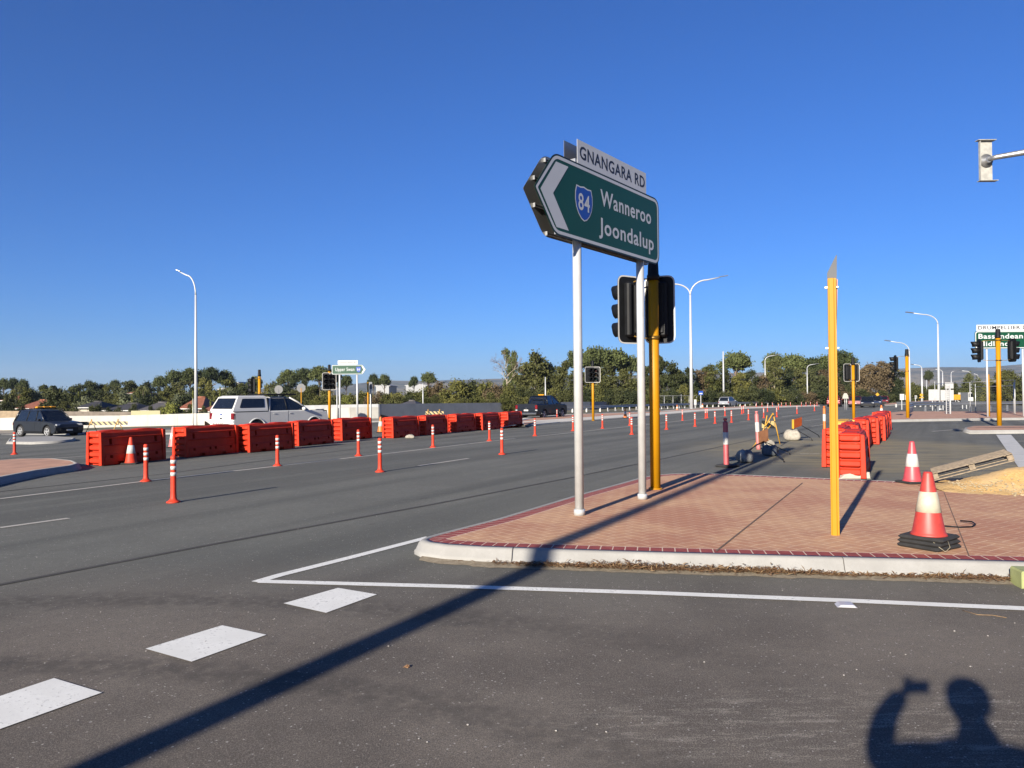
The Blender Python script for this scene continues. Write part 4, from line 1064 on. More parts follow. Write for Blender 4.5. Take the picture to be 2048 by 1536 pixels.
def bwall(name, label, u0, u1, vt0, vt1, d, mat, cat='fence', hgt=2.2):
    a, b = S(u0, d), S(u1, d*1.01); za, zb = P(u0, vt0, d).z, P(u1, vt1, d*1.01).z
    m = MB(); vs = [(a.x, a.y, a.z-.5), (b.x, b.y, b.z-.5), (b.x, b.y, zb), (a.x, a.y, za)]; vs += [(x, y+.15, z) for x, y, z in vs]
    m.add(vs, [[0,1,2,3],[7,6,5,4],[3,2,6,7],[1,5,6,2],[0,3,7,4],[0,4,5,1]]); return tag(m.build(name, mat), label, cat)
bwall('boundary_fence', 'tan boundary wall at far left behind the SUV', -120, 42, 821, 822, 96, M_tan, 'wall')
bwall('boundary_fence', 'brown timber fence between the dark SUV and the cream wall', 42, 262, 822, 824, 99, M_brown)
bwall('boundary_wall', 'cream yellow garden wall left of the round green bush', 262, 320, 821.5, 821, 95, mt('cream_wall', (.68,.62,.36), .8, var=.05), 'wall')
# guardrails
def guardrail(label, pts, vtop=None, dense=2.0, white=True, hgt=.75, seg_label=None):
    pp = [G(u, v) for u, v in pts]; o = thing('guardrail', label, 'guardrail', pp[0]); b0 = Vector(pp[0])
    rail = MB(); prof = [(-.02, -.155), (.03, -.12), (.035, -.08), (-.02, -.02), (-.02, .02), (.035, .08), (.03, .12), (-.02, .155)]
    fine_ = []
    for a, b in zip(pp, pp[1:]):
        n = max(1, int((b-a).length/dense)); fine_ += [a+(b-a)*k/n for k in range(n)]
    fine_.append(pp[-1]); vs = []; n = len(fine_)
    for i, p in enumerate(fine_):
        t = (fine_[min(i+1, n-1)]-fine_[max(0, i-1)]); nn = Vector((t.y, -t.x, 0)).normalized()
        if nn.y > 0: nn = -nn
        for (q, z) in prof: vs.append(Vector((p.x, p.y, Z(p.x, p.y)+hgt-.15+z))+nn*(q+.1)-b0)
    k = len(prof); rail.add(vs, [[i*k+j, (i+1)*k+j, (i+1)*k+j+1, i*k+j+1] for i in range(n-1) for j in range(k-1)], 0, True)
    rail.build('rail', M_galv, o)
    cnt = 0
    for i, p in enumerate(fine_):
        if cnt >= 98: break
        m = MB(); z = Z(p.x, p.y)
        m.box(Vector((p.x, p.y, z+hgt*.30))-b0, (.17, .17, hgt*.62), bev=.01); m.build('post', M_white if white else M_galv, o); cnt += 1
    return o
guardrail('near stretch of steel guardrail with white posts behind the median signal pole', [(1085,826.5),(1200,823.5),(1310,818.5),(1400,815)], dense=2.2)
guardrail('far stretch of steel guardrail with white posts in front of the mesh fence', [(1402,815),(1500,812.2),(1600,809.8),(1660,808.6)], dense=1.9)
guardrail('steel guardrail curving behind the far brick island at right', [(1815,831.5),(1824,826),(1900,823.5),(1980,822.5),(2080,820.5)], dense=2.0, white=False, hgt=.95)
guardrail('distant steel guardrail ending left of the far island signal pole', [(1792,814.5),(1830,814),(1880,812)], dense=2.0)
# mesh fence
def meshfence(label, u0, v0, u1, v1, hgt, n, rails=(1.0,), cell=.30, d0=None, d1=None, name='mesh_fence', rr=.03, wires=True):
    a = G(u0, v0) if d0 is None else S(u0, d0); b = G(u1, v1) if d1 is None else S(u1, d1)
    o = thing(name, label, 'fence', a); d = b-a; L = Vector((d.x, d.y)).length
    for i in range(n+1):
        p = d*(i/n); m = MB(); m.tube([(p.x, p.y, p.z-.1), (p.x, p.y, p.z+hgt+(.25 if i % 3 == 0 else 0))], rr, 6); m.build('post', M_galvpale, o)
    for rz_ in rails:
        m = MB(); m.tube([Vector((0, 0, hgt*rz_)), d+Vector((0, 0, hgt*rz_))], rr*.7, 6); m.build('rail', M_galvpale, o)
    if wires:
        m = MB(); k = int(L/cell); kz = int(hgt/cell); w_ = .012
        dn = d.normalized()
        for i in range(k):
            p = d*(i/k); m.add([p, p+dn*w_, p+dn*w_+Vector((0, 0, hgt)), p+Vector((0, 0, hgt))], [[0,1,2,3]])
        for j in range(kz):
            z = Vector((0, 0, hgt*j/kz)); m.add([z, d+z, d+z+Vector((0, 0, w_)), z+Vector((0, 0, w_))], [[0,1,2,3]])
        m.build('wire_mesh', M_galv, o)
    return o
meshfence('wire mesh fence with grey posts in front of the trees right of the signal pole', 1310, 811, 1480, 810, 1.9, 12, d0=112, d1=150, rails=(1.0, .02))
meshfence('wire mesh fence with close pale posts in front of the dark pine trunks', 1482, 810, 1660, 808, 2.0, 26, d0=152, d1=160, rails=(1.0, .02), rr=.05)
meshfence('tall site fence gate frame in front of trees between the right signal poles', 1870, 820, 2030, 829, 2.7, 2, d0=74, d1=58, rails=(1.0,), wires=False, name='fence_frame', rr=.028)
meshfence('thin site fence with mesh at the right beyond the guardrail', 1951, 826, 2028, 829, 2.3, 3, d0=66, d1=60, rails=(1.0, .02), cell=.2)

# ladder-like trestle mast standing on far island
o = thing('ladder_mast', 'narrow grey lattice ladder mast standing on far brick island', 'mast', S(1896, 60))
h_ = P(1896, 770, 60).z-o.location.z
for x in (-.14, .14):
    m = MB(); m.box((x, 0, h_/2), (.05, .05, h_)); m.build('stile', M_galvpale, o)
for k in range(14):
    m = MB(); m.box((0, 0, .15+k*(h_-.3)/13), (.28, .03, .04)); m.build('rung', M_galv, o)
plainpole('thin silver post right of the lattice ladder mast', 1901, 775, 60, .04)

# ================================================================ SIGNS IN THE DISTANCE
def board(label, u0, u1, v0, v1, d, mat, posts=(), pm_=None, name='sign_board', cat='sign', base=None, th=.04, face=None, border=None):
    b = S((u0+u1)/2, d); o = thing(name, label, cat, b)
    x0, x1 = P(u0, 780, d).x-b.x, P(u1, 780, d).x-b.x; z1, z0 = P(u0, v0, d).z-b.z, P(u0, v1, d).z-b.z
    m = MB(); m.box(((x0+x1)/2, 0, (z0+z1)/2), (x1-x0, th, z1-z0)); bd = m.build('board', mat, o)
    for u in posts:
        x = P(u, 780, d).x-b.x; m = MB(); m.box((x, .06, z1*.45), (.09, .06, z1*.9)); m.build('post', pm_ or M_galvpale, o)
    if face: face(o, bd, x0, x1, z0, z1)
    return o
def bus_face(o, bd, x0, x1, z0, z1):
    m = MB(); m.box(((x0+x1)/2, -.03, z0+(z1-z0)*.35), ((x1-x0)*.7, .01, (z1-z0)*.3)); m.build('pictogram', M_signwhite, bd)
board('small blue and white square sign right of the twin arm lamp', 1397, 1406, 782, 790, 112, M_signblue, (1401.5,), face=bus_face)
board('small white cabinet sign at the foot of the twin arm lamp', 1388, 1392.5, 799, 809.5, 107, M_white, (1390,))
board('large blank white sign board left of the tall right lamp', 1857, 1878, 779, 801, 82, mt('blank_white_sign', (.62,.62,.60), .5), (1865,))
board('large blank white sign board right of the tall right lamp', 1881, 1907, 780, 801, 84, mt('blank_white_sign', (.62,.62,.60)), (1886,))
board('upper white sign board above the lattice ladder mast', 1890, 1907, 765, 777, 84.6, mt('blank_white_sign', (.62,.62,.60)), (1899,))
board('dark grey box sign behind the guardrail at right', 1921, 1936, 785, 804, 90, mt('dark_grey_panel', (.10,.11,.125), .6), (1925, 1933))
board('white rectangular road sign left of the far island signal pole', 1799.5, 1808, 788, 800, 88, M_white, (1803.5,))
board('white sign half hidden behind the far island signal pole', 1810, 1818, 790, 800, 90, M_white, (1814,))
board('small white square sign between far island pole and the blank boards', 1829, 1833.5, 791, 797, 110, M_white, (1831,))
def diamond(label, u, v, d, s):
    b = S(u, d); o = thing('warning_sign', label, 'sign', b); z = P(u, v, d).z-b.z
    m = MB(); m.box((0, 0, z), (s, .03, s), M=Matrix.Rotation(R(45), 3, 'Y')); m.build('board', M_yelbar, o)
    m = MB(); m.box((0, 0, z-s*.95), (s*1.5, .03, s*.38)); m.build('plate', M_yelbar, o)
    m = MB(); m.box((0, .05, z/2), (.08, .05, z)); m.build('post', M_galvpale, o)
diamond('yellow diamond warning sign above the distant queue of cars', 1755, 789, 118, .42)
diamond('yellow diamond warning sign behind the thin lamp right of the far island pole', 1843, 790, 118, .42)
o = thing('stop_sign', 'back of an octagonal stop sign above the white pickup roof', 'sign', S(602.5, 60)); z = P(602, 776, 60).z-o.location.z
m = MB(); m.lathe([(.36, -.02), (.36, .02)], (0, 0, z), 8, Matrix.Rotation(R(90), 3, 'X') @ Matrix.Rotation(R(22.5), 3, 'Z')); m.build('board', mt('dull_sign_back', (.16,.165,.17), .6), o)
m = MB(); m.lathe([(.035, 0), (.035, z)]); m.build('post', M_yellow, o)
o = thing('round_sign', 'round back of a grey sign left of the octagonal one above the white pickup', 'sign', S(557.5, 62)); z = P(557, 779, 62).z-o.location.z
m = MB(); m.lathe([(.34, -.02), (.34, .02)], (0, 0, z), 20, Matrix.Rotation(R(90), 3, 'X')); m.build('board', mt('dull_sign_back', (.16,.165,.17)), o)
m = MB(); m.lathe([(.035, 0), (.035, z)]); m.build('post', M_galv, o)
board('dark grey flat sign seen on the thin yellow post right of the Upper Swan sign', 738, 744, 764, 778, 52.3, mt('grey_sign_back', (.20,.22,.25)), (741,))
o = thing('give_way_sign', 'pale shield shaped sign back on two thin posts beside the right signal pole', 'sign', S(1691, 90)); z = P(1691, 792, 90).z-o.location.z
m = MB(); m.prism([(-.36, -.30), (.36, -.30), (.30, .05), (.14, .33), (-.14, .33), (-.30, .05)], -.02, .02, M=Matrix.Translation((0, 0, z))); m.build('board', mt('pale_sign', (.58,.55,.48), .6), o)
for x in (-.05, .16):
    m = MB(); m.lathe([(.03, 0), (.03, z)], (x, .06, 0)); m.build('post', M_galvpale, o)
# striped barrier boards
M_stripe = MT('black_yellow_stripes', .5); X, Y, Zz = M_stripe.xyz(); q = ((X*1.0+Zz)/.34).fract().gt(.5)
M_stripe.color(M_stripe.mix(q, (.015,.015,.015), (.45,.33,.14))); M_stripe = M_stripe.mat
def barboard(label, u0, u1, v0, v1, d, legs):
    b = S((u0+u1)/2, d); o = thing('barrier_board', label, 'barrier board', b)
    x0, x1 = P(u0, 780, d).x-b.x, P(u1, 780, d).x-b.x; z1, z0 = P(u0, v0, d).z-b.z, P(u0, v1, d).z-b.z
    m = MB(); m.box(((x0+x1)/2, 0, (z0+z1)/2), (x1-x0, .035, z1-z0)); m.build('striped_board', M_stripe, o)
    for u in legs:
        x = P(u, 780, d).x-b.x; m = MB()
        for s_ in (-1, 1): m.tube([(x-.05*s_, .05*s_, z1+.16), (x+.22*s_, .35*s_, 0)], .022, 6)
        m.tube([(x-.12, -.18, z0*.45), (x+.12, .18, z0*.45)], .018, 6); m.build('trestle_leg', M_yelbar, o)
barboard('long black and yellow striped board on trestles right of the dark SUV', 160, 255, 843.5, 850.5, 50, (183, 236))
barboard('striped board on trestles behind the seventh and eighth red barriers', 850, 887, 823, 829, 66, (856, 879))
tb = bwall('temporary_sign', 'dark orange temporary sign behind the gap left of the sixth barrier', 760, 787, 828.5, 836, 55, mt('brown_orange_panel', (.20,.11,.03), .6, var=.3), 'sign')
bwall('temporary_sign', 'dark orange temporary sign half hidden left of the white pickup', 409, 426, 842.5, 854, 44, mt('brown_orange_panel', (.20,.11,.03)), 'sign')

# ================================================================ WORK AREA: SIGN STANDS, TRESTLE, SANDBAGS
def bag(label, base, dims, mat, rz=0, seed=1):
    rnd = random.Random(seed); m = MB(); nu, nv = 18, 10; L, W_, H_ = dims; vs = []
    ph = [rnd.random()*6 for _ in range(6)]
    for j in range(nv+1):
        t = j/nv; th = math.pi*t
        for i in range(nu):
            a = 2*math.pi*i/nu; ex = .62
            cx = math.copysign(abs(math.cos(a))**ex, math.cos(a)); cy = math.copysign(abs(math.sin(a))**ex, math.sin(a))
            k = math.sin(th)**.55; rr_ = 1+.13*math.sin(3*a+ph[0])+.07*math.sin(5*a+ph[1]+3*t)+.05*math.sin(9*a+ph[4])
            z = (1-math.cos(th))/2; z = z*(1+.16*math.sin(2*a+ph[3])*k+.08*math.sin(5*a+ph[2])*k); 
            sl = 1-.30*t; vs.append((cx*k*rr_*L/2*sl+.05*L*t*math.cos(ph[5]), cy*k*rr_*W_/2*sl, max(0, z*H_)))
    m.add(vs, [[j*nu+i, j*nu+(i+1) % nu, (j+1)*nu+(i+1) % nu, (j+1)*nu+i] for j in range(nv) for i in range(nu)], 0, True)
    o = m.build('sandbag', mat, loc=base); o.rotation_euler = (0, 0, rz); return tag(o, label, 'sandbag', 'sandbags among the fallen sign stands')
bag('grey and cream sandbag at the foot of the red and white delineator post', G(1492, 925), (.50, .36, .30), mt('cream_grey_sack', (.34,.35,.34), .85, var=.45, scale=5, bump=.6), .4, 1)
bag('dark grey sandbag under the nearer fallen sign stand', G(1541, 912), (.46, .36, .28), M_baggrey, 2.2, 2)
bag('white sandbag behind the tilted pink post', G(1536, 896), (.44, .34, .24), M_bagwhite, .2, 3)
bag('large white sandbag beside the farther orange sign stand', G(1585, 881), (.62, .42, .38), M_bagwhite, 2.9, 4)
bag('small white sandbag behind the ninth red barrier gap in left row', G(820, 877), (.42, .28, .16), M_bagwhite, .2, 5)
o = thing('sign_stand', 'nearer fallen temporary sign with brown back on black steel legs', 'sign stand', G(1527, 905)); b = o.location
yd = b.y
def q_(u, v, y): return P(u, v, y)-b
m = MB(); c4 = [q_(1517, 864, yd), q_(1536, 857, yd+.15), q_(1537, 882, yd+.15), q_(1518, 890, yd)]; m.add(c4+[p+Vector((0, .03, 0)) for p in c4], [[3,2,1,0],[4,5,6,7],[0,1,5,4],[1,2,6,5],[2,3,7,6],[3,0,4,7]]); m.build('board', M_signback, o)
apex = q_(1527, 884, yd)
for (u, v) in ((1486, 912), (1567, 925), (1579, 910)):
    f = G(u, v)-b; k = f+Vector((0, 0, .07)); m = MB(); m.tube([apex+Vector((0, 0, .02)), apex.lerp(k, .9), k, f+Vector((.02, .02, .01))], .014, 6); m.build('leg', M_darksteel, o)
m = MB(); m.tube([apex, q_(1510, 890, yd), (G(1500, 905)-b)+Vector((0, 0, .05))], .014, 6); m.build('leg', M_darksteel, o)
o = thing('sign_stand', 'farther temporary sign with orange face on black legs beside white sandbag', 'sign stand', G(1597, 880)); b = o.location; yd = b.y
m = MB(); c4 = [q_(1588, 839, yd), q_(1604, 834, yd+.15), q_(1604, 851, yd+.15), q_(1588, 857, yd)]; m.add(c4+[p+Vector((0, .03, 0)) for p in c4], [[3,2,1,0],[4,5,6,7],[0,1,5,4],[1,2,6,5],[2,3,7,6],[3,0,4,7]]); m.build('board', M_signorange, o)
m = MB(); c4 = [q_(1584.5, 839, yd-.02), q_(1588, 839, yd-.02), q_(1588, 858, yd-.02), q_(1584.5, 857, yd-.02)]; m.add(c4+[p+Vector((0, .05, 0)) for p in c4], [[3,2,1,0],[4,5,6,7],[0,1,5,4],[1,2,6,5],[2,3,7,6],[3,0,4,7]]); m.build('board_edge', M_yelbar, o)
for (u0, v0, u, v) in ((1603, 851, 1637, 875), (1588, 857, 1623, 882), (1588, 857, 1556, 874)):
    f = G(u, v)-b; k = f+Vector((0, 0, .09)); a = q_(u0, v0, yd); m = MB(); m.tube([a, a.lerp(k, .85), k, f+Vector((.03, .0, .01))], .014, 6); m.build('leg', M_darksteel, o)
o = thing('trestle', 'yellow steel trestle pair with a striped board end standing behind tilted pink post', 'trestle', G(1537, 893)); b = o.location; yd = b.y
for (u0, v0, u1, v1, dy) in ((1546, 826, 1560, 888, .5), (1546, 826, 1508, 892, -.1), (1534, 831, 1528, 862, .3), (1532, 872, 1548, 895, -.3), (1541, 851, 1505, 895, -.4)):
    m = MB(); m.tube([q_(u0, v0, yd+dy*.3), q_(u1, v1, yd+dy*.3)], .017, 6); m.build('leg', M_yelbar, o)
m = MB(); m.box(q_(1537, 849, yd+.3), (.07, .5, .24), rz=.5); m.build('striped_board', M_stripe, o)

# ================================================================ PALLET, SAND, LITTER, SMALL THINGS
o = thing('timber_pallet', 'weathered timber pallet propped up on the sand pile behind the cones', 'pallet', (7.08, 12.95, .19))
o.rotation_euler = (R(-1), R(-18), R(-27))
for z in (0.0, .118):
    n = 6 if z else 3
    for k in range(n):
        m = MB(); m.box((.60, k*(1.08/(n-1)), z), (1.20, .105 if z else .10, .018), rz=R(random.uniform(-.8, .8)), bev=.003); m.build('deck_board', M_wood, o)
for x in (.04, .60, 1.16):
    for y in (.04, .54, 1.04):
        m = MB(); m.box((x, y, .055), (.09, .10, .088), bev=.004); m.build('block', M_wood, o)
sandm = MT('builders_sand', .95); n = sandm.noise(26, 6, rough=.7); n2 = sandm.noise(2.5, 4)
sandm.color(sandm.mix(n2.step(.35, .65), sandm.mix(n.step(.3, .7), (.44,.26,.085), (.56,.37,.145)), (.50,.34,.16))); sandm.bump(n, .9, .02)
from mathutils import noise as mn
def mound(x, y):
    d = ((x-8.15)/1.25)**2+((y-12.15)/.62)**2; h = .36*math.exp(-d*1.35)
    d2 = ((x-9.5)/1.6)**2+((y-11.7)/.9)**2; h = max(h, .26*math.exp(-d2*1.3))
    d3 = ((x-7.55)/.8)**2+((y-11.95)/.5)**2; h = max(h, .12*math.exp(-d3*1.2))
    return h+.022*mn.noise(Vector((x*5, y*5, 0)))+.012*mn.noise(Vector((x*19, y*19, 3)))
m = MB(); nx, ny = 100, 60; xs = [6.6+5.2*i/(nx-1) for i in range(nx)]; ys = [10.4+3.0*j/(ny-1) for j in range(ny)]
for y in ys:
    for x in xs: m.v.append((x, y, .15+mound(x, y)-.028))
for j in range(ny-1):
    for i in range(nx-1): m.f.append([j*nx+i, j*nx+i+1, (j+1)*nx+i+1, (j+1)*nx+i]); m.m.append(0); m.sm.append(True)
tag(m.build('sand_pile', sandm.mat), 'yellow sand pile at right edge under the timber pallet', 'sand pile')
def pebble(m, c, r, rnd, flat=.6):
    vs = []; n = 6
    for (rr_, z) in ((.0, -1), (.8, -.5), (1, .1), (.7, .7), (0, 1)):
        for k in range(n):
            a = 2*math.pi*k/n; q = r*rr_*(1+rnd.uniform(-.2, .2)); vs.append((c[0]+q*math.cos(a), c[1]+q*math.sin(a), c[2]+r*z*flat))
    m.add(vs, [[j*n+i, j*n+(i+1) % n, (j+1)*n+(i+1) % n, (j+1)*n+i] for j in range(4) for i in range(n)])
rnd = random.Random(3); m = MB()
for k in range(420):
    t = rnd.random(); x = 6.85+t*2.6; y = 11.90-.55*t-.25*math.sin(t*3)+rnd.gauss(0, .17)
    pebble(m, (x, y, .155+max(0, mound(x, y)-.02)), rnd.uniform(.006, .024), rnd)
tag(m.build('rubble', mt('limestone_rubble', (.52,.42,.26), .9, var=.25, scale=9)), kind='stuff')
# debris along the kerb
dust = MT('gutter_sand', .95); nd = dust.noise(18, 6, rough=.75); dust.color(dust.mix(nd.step(.35, .7), (.155,.125,.085), (.26,.22,.155))); dust.bump(nd, .6, .01)
m = MB(); L1 = []; L2 = []
base_line = [(-.95, 8.03), (-.72, 7.88), (-.35, 7.76), (.2, 7.635), (1.2, 7.435), (2.6, 7.185), (4.52, 6.855), (6.5, 6.515), (9, 6.115)]
def bl(t):
    k = t*(len(base_line)-1); i = min(int(k), len(base_line)-2); f = k-i; a, b = base_line[i], base_line[i+1]
    return a[0]+(b[0]-a[0])*f, a[1]+(b[1]-a[1])*f
N = 160
for i in range(N+1):
    x, y = bl(i/N); wv = .10+.09*abs(mn.noise(Vector((x*2.2, 0, 1))))+.05*mn.noise(Vector((x*11, 4, 1)))
    if x < -.4: wv *= .5
    L1.append((x, y+.03, .020)); L2.append((x-.02, y-wv*.45, .012))
L3 = [(x, y-.10-.05*mn.noise(Vector((x*7, 2, 2))), .002) for x, y, z in L2]
m.add(L1+L2+L3, [[N+1+i, N+2+i, i+1, i] for i in range(N)]+[[2*(N+1)+i, 2*(N+1)+i+1, N+2+i, N+1+i] for i in range(N)], 0, True)
tag(m.build('gutter_sand', dust.mat), kind='stuff')
def litter(name, n, xr, dens, mat, seed, sz):
    rnd = random.Random(seed); m = MB(); c_ = 0
    while c_ < n:
        x = rnd.uniform(*xr); 
        if rnd.random() > dens(x): continue
        yb_ = None
        for a, b in zip(base_line, base_line[1:]):
            if a[0] <= x <= b[0]: yb_ = a[1]+(b[1]-a[1])*(x-a[0])/(b[0]-a[0])
        if yb_ is None: continue
        y = yb_-abs(rnd.gauss(0, .055))-.005; z = .014+abs(rnd.gauss(0, .024))*dens(x)
        a = rnd.uniform(0, 6.28); L = rnd.uniform(*sz); w_ = L*rnd.uniform(.06, .22); tz = rnd.uniform(-.45, .45)
        d = Vector((math.cos(a), math.sin(a)*.6, tz)).normalized()*L; s_ = Vector((-math.sin(a), math.cos(a), rnd.uniform(-.6, .6))).normalized()*w_
        p = Vector((x, y, z+abs(d.z)/2)); mid = p+Vector((0, 0, L*.08))
        m.add([p-d/2, mid-s_/2, p+d/2, mid+s_/2], [[0, 1, 2, 3]]); c_ += 1
    return tag(m.build(name, mat), kind='stuff')
def dn(x): return max(.04, .22+.78*(math.exp(-((x-1.1)/.75)**2)+.75*math.exp(-((x-2.35)/.5)**2)+.5*math.exp(-((x-4.1)/.5)**2)))if x > -.2 else .03
litter('leaf_litter', 4600, (-.6, 5.0), dn, mt('dry_leaf_brown', (.17,.085,.035), .8, var=.45, scale=24), 5, (.02, .075))
litter('dry_twigs', 900, (.1, 5.0), dn, mt('dry_straw', (.30,.19,.09), .8, var=.4, scale=20), 6, (.03, .10))
# road stud, dry leaf, cable, straw, kerb-side green block
b = G(1692, 1213); m = MB(); m.prism([(-.075, 0), (-.048, .022), (.048, .022), (.075, 0)], -.06, .06, M=Matrix.Rotation(R(-10), 4, 'Z'), inset=.006); tag(m.build('road_stud', mt('stud_plastic', (.60,.60,.64), .3, var=.1), loc=b+Vector((0, 0, .004))), 'pale raised road stud on the lower edge of white line', 'road stud')
b = G(813, 1336); m = MB(); m.add([(-.025, 0, .002), (0, -.012, .012), (.022, .004, .006), (.004, .016, .018), (-.012, .012, .01)], [[0, 1, 2, 3, 4]]); m.add([(-.02, .004, .006), (.01, -.01, .002), (.016, .012, .016)], [[0, 1, 2]]); tag(m.build('dry_leaf', mt('dry_leaf_tan', (.40,.22,.10), .7), loc=b), 'small curled tan leaf lying alone on near asphalt', 'leaf')
pts = [G(1880, 1052, .157), G(1920, 1055, .157), G(1944, 1054, .157), G(1951, 1049, .175), G(1944, 1044, .18), G(1921, 1042, .17)]
m = MB(); m.tube([Vector(p)+Vector((0, 0, .004)) for p in pts], .008, 8); tag(m.build('cable', M_black), 'short loop of black cable on the paving right of the nearest cone', 'cable')
pts = [G(1925, 1222), G(1955, 1231), G(1985, 1232), G(2013, 1237)]
m = MB(); m.tube([Vector(p)+Vector((0, 0, .006)) for p in pts], .0025, 6); tag(m.build('dry_straw', mt('dry_straw', (.36,.24,.12))), 'single pale dry straw lying below the white line at right', 'straw')
c0 = G(1858, 1094, .15)
m = MB(); m.tube([c0+Vector((-.09, -.17, .12)), c0+Vector((-.06, -.27, .06)), c0+Vector((0, -.29, .01)), c0+Vector((.05, -.28, .05)), c0+Vector((.07, -.20, .11))], .003, 6); tag(m.build('wire', mt('pale_wire', (.45,.40,.28), .6)), 'thin pale wire loop over the rubber bases of the nearest cone', 'wire')
b = G(2044, 1178); o = thing('kerb_marker_block', 'pale yellow-green plastic block against the kerb at the right edge', 'plastic block', b, R(-10))
Mlime = mt('pale_lime_plastic', (.46,.50,.20), .6, var=.12, scale=10)
m = MB(); m.prism([(0, 0), (0, .135), (.012, .15), (.34, .15), (.34, 0), (.09, 0), (.07, .065), (.045, .065), (.03, 0)], 0, .22, inset=.006); m.build('block_body', Mlime, o)
m = MB(); m.box((.18, -.002, .105), (.28, .012, .03), bev=.003); m.build('rib', Mlime, o)
b = G(1706, 957); m = MB(); m.prism([(-.30, 0), (-.20, .09), (-.02, .12), (.28, .13), (.30, 0)], -.12, .12, inset=.02); tag(m.build('crumpled_sheet', mt('crumpled_white_sheet', (.66,.60,.50), .8, bump=.6), loc=b), 'crumpled white sheet at the foot of the nearest right hand barrier', 'sheet')
# scattered grit and paper bits
rnd = random.Random(11); m = MB()
for k in range(170):
    y = 3.2+9*rnd.random()**1.3; x = rnd.uniform(-.75*y, .72*y)
    if x > -1.3 and 6.6 < y < 15: continue
    pebble(m, (x, y, .003), rnd.uniform(.002, .0065), rnd)
tag(m.build('grit', mt('grit', (.55,.52,.47), .9)), kind='stuff')
# ================================================================ VEGETATION
def leafmat(name, lo, hi, sun=.0):
    m = MT(name, .75, spec=.15); n = m.noise(3.0, 3); n2 = m.noise(14.0, 2)
    oi = m.nt.nodes.new('ShaderNodeObjectInfo'); r_ = E(m.nt, oi.outputs['Random'])
    f = (n*.5+n2*.3+r_*.35); m.color(m.mix(f.step(.32, .85), lo, hi)); return m.mat
L_gum = leafmat('gum_foliage', (.024,.031,.011), (.076,.078,.025)); L_pine = leafmat('pine_foliage', (.024,.034,.013), (.080,.094,.030))
L_bush = leafmat('shrub_foliage', (.038,.046,.013), (.125,.120,.033)); L_grey = leafmat('grey_green_foliage', (.07,.085,.045), (.17,.18,.10))
L_dark = leafmat('dark_foliage', (.020,.028,.011), (.062,.068,.026)); L_brown = leafmat('brown_foliage', (.050,.038,.021), (.115,.085,.046)); L_lime = leafmat('lime_foliage', (.085,.105,.02), (.22,.225,.055))
B_bark = mt('grey_bark', (.17,.135,.10), .9, var=.3, scale=3); B_pale = mt('pale_gum_bark', (.46,.40,.31), .85, var=.25, scale=3)
def leaves(m, c, rad, n, sz, rnd, shell=.55, flat=1.0):
    for _ in range(n):
        d = Vector((rnd.gauss(0, 1), rnd.gauss(0, 1), rnd.gauss(0, 1))).normalized(); k = (shell+(1-shell)*rnd.random()**.6)*(1+.20*rnd.gauss(0, 1))
        p = Vector(c)+Vector((d.x*rad[0], d.y*rad[1], d.z*rad[2]))*k
        a = Vector((rnd.gauss(0, 1), rnd.gauss(0, 1), rnd.gauss(0, .7))).normalized(); b = a.orthogonal().normalized(); b = (b*math.cos(rnd.random()*6)+a.cross(b)*math.sin(rnd.random()*6))
        s = sz*rnd.uniform(.6, 1.5); a = a*s; b = b*s*rnd.uniform(.4, .8)
        i = len(m.v); m.v += [tuple(p-a), tuple(p+b*.9), tuple(p+a), tuple(p-b)]; m.f.append([i, i+1, i+2, i+3]); m.m.append(0); m.sm.append(False)
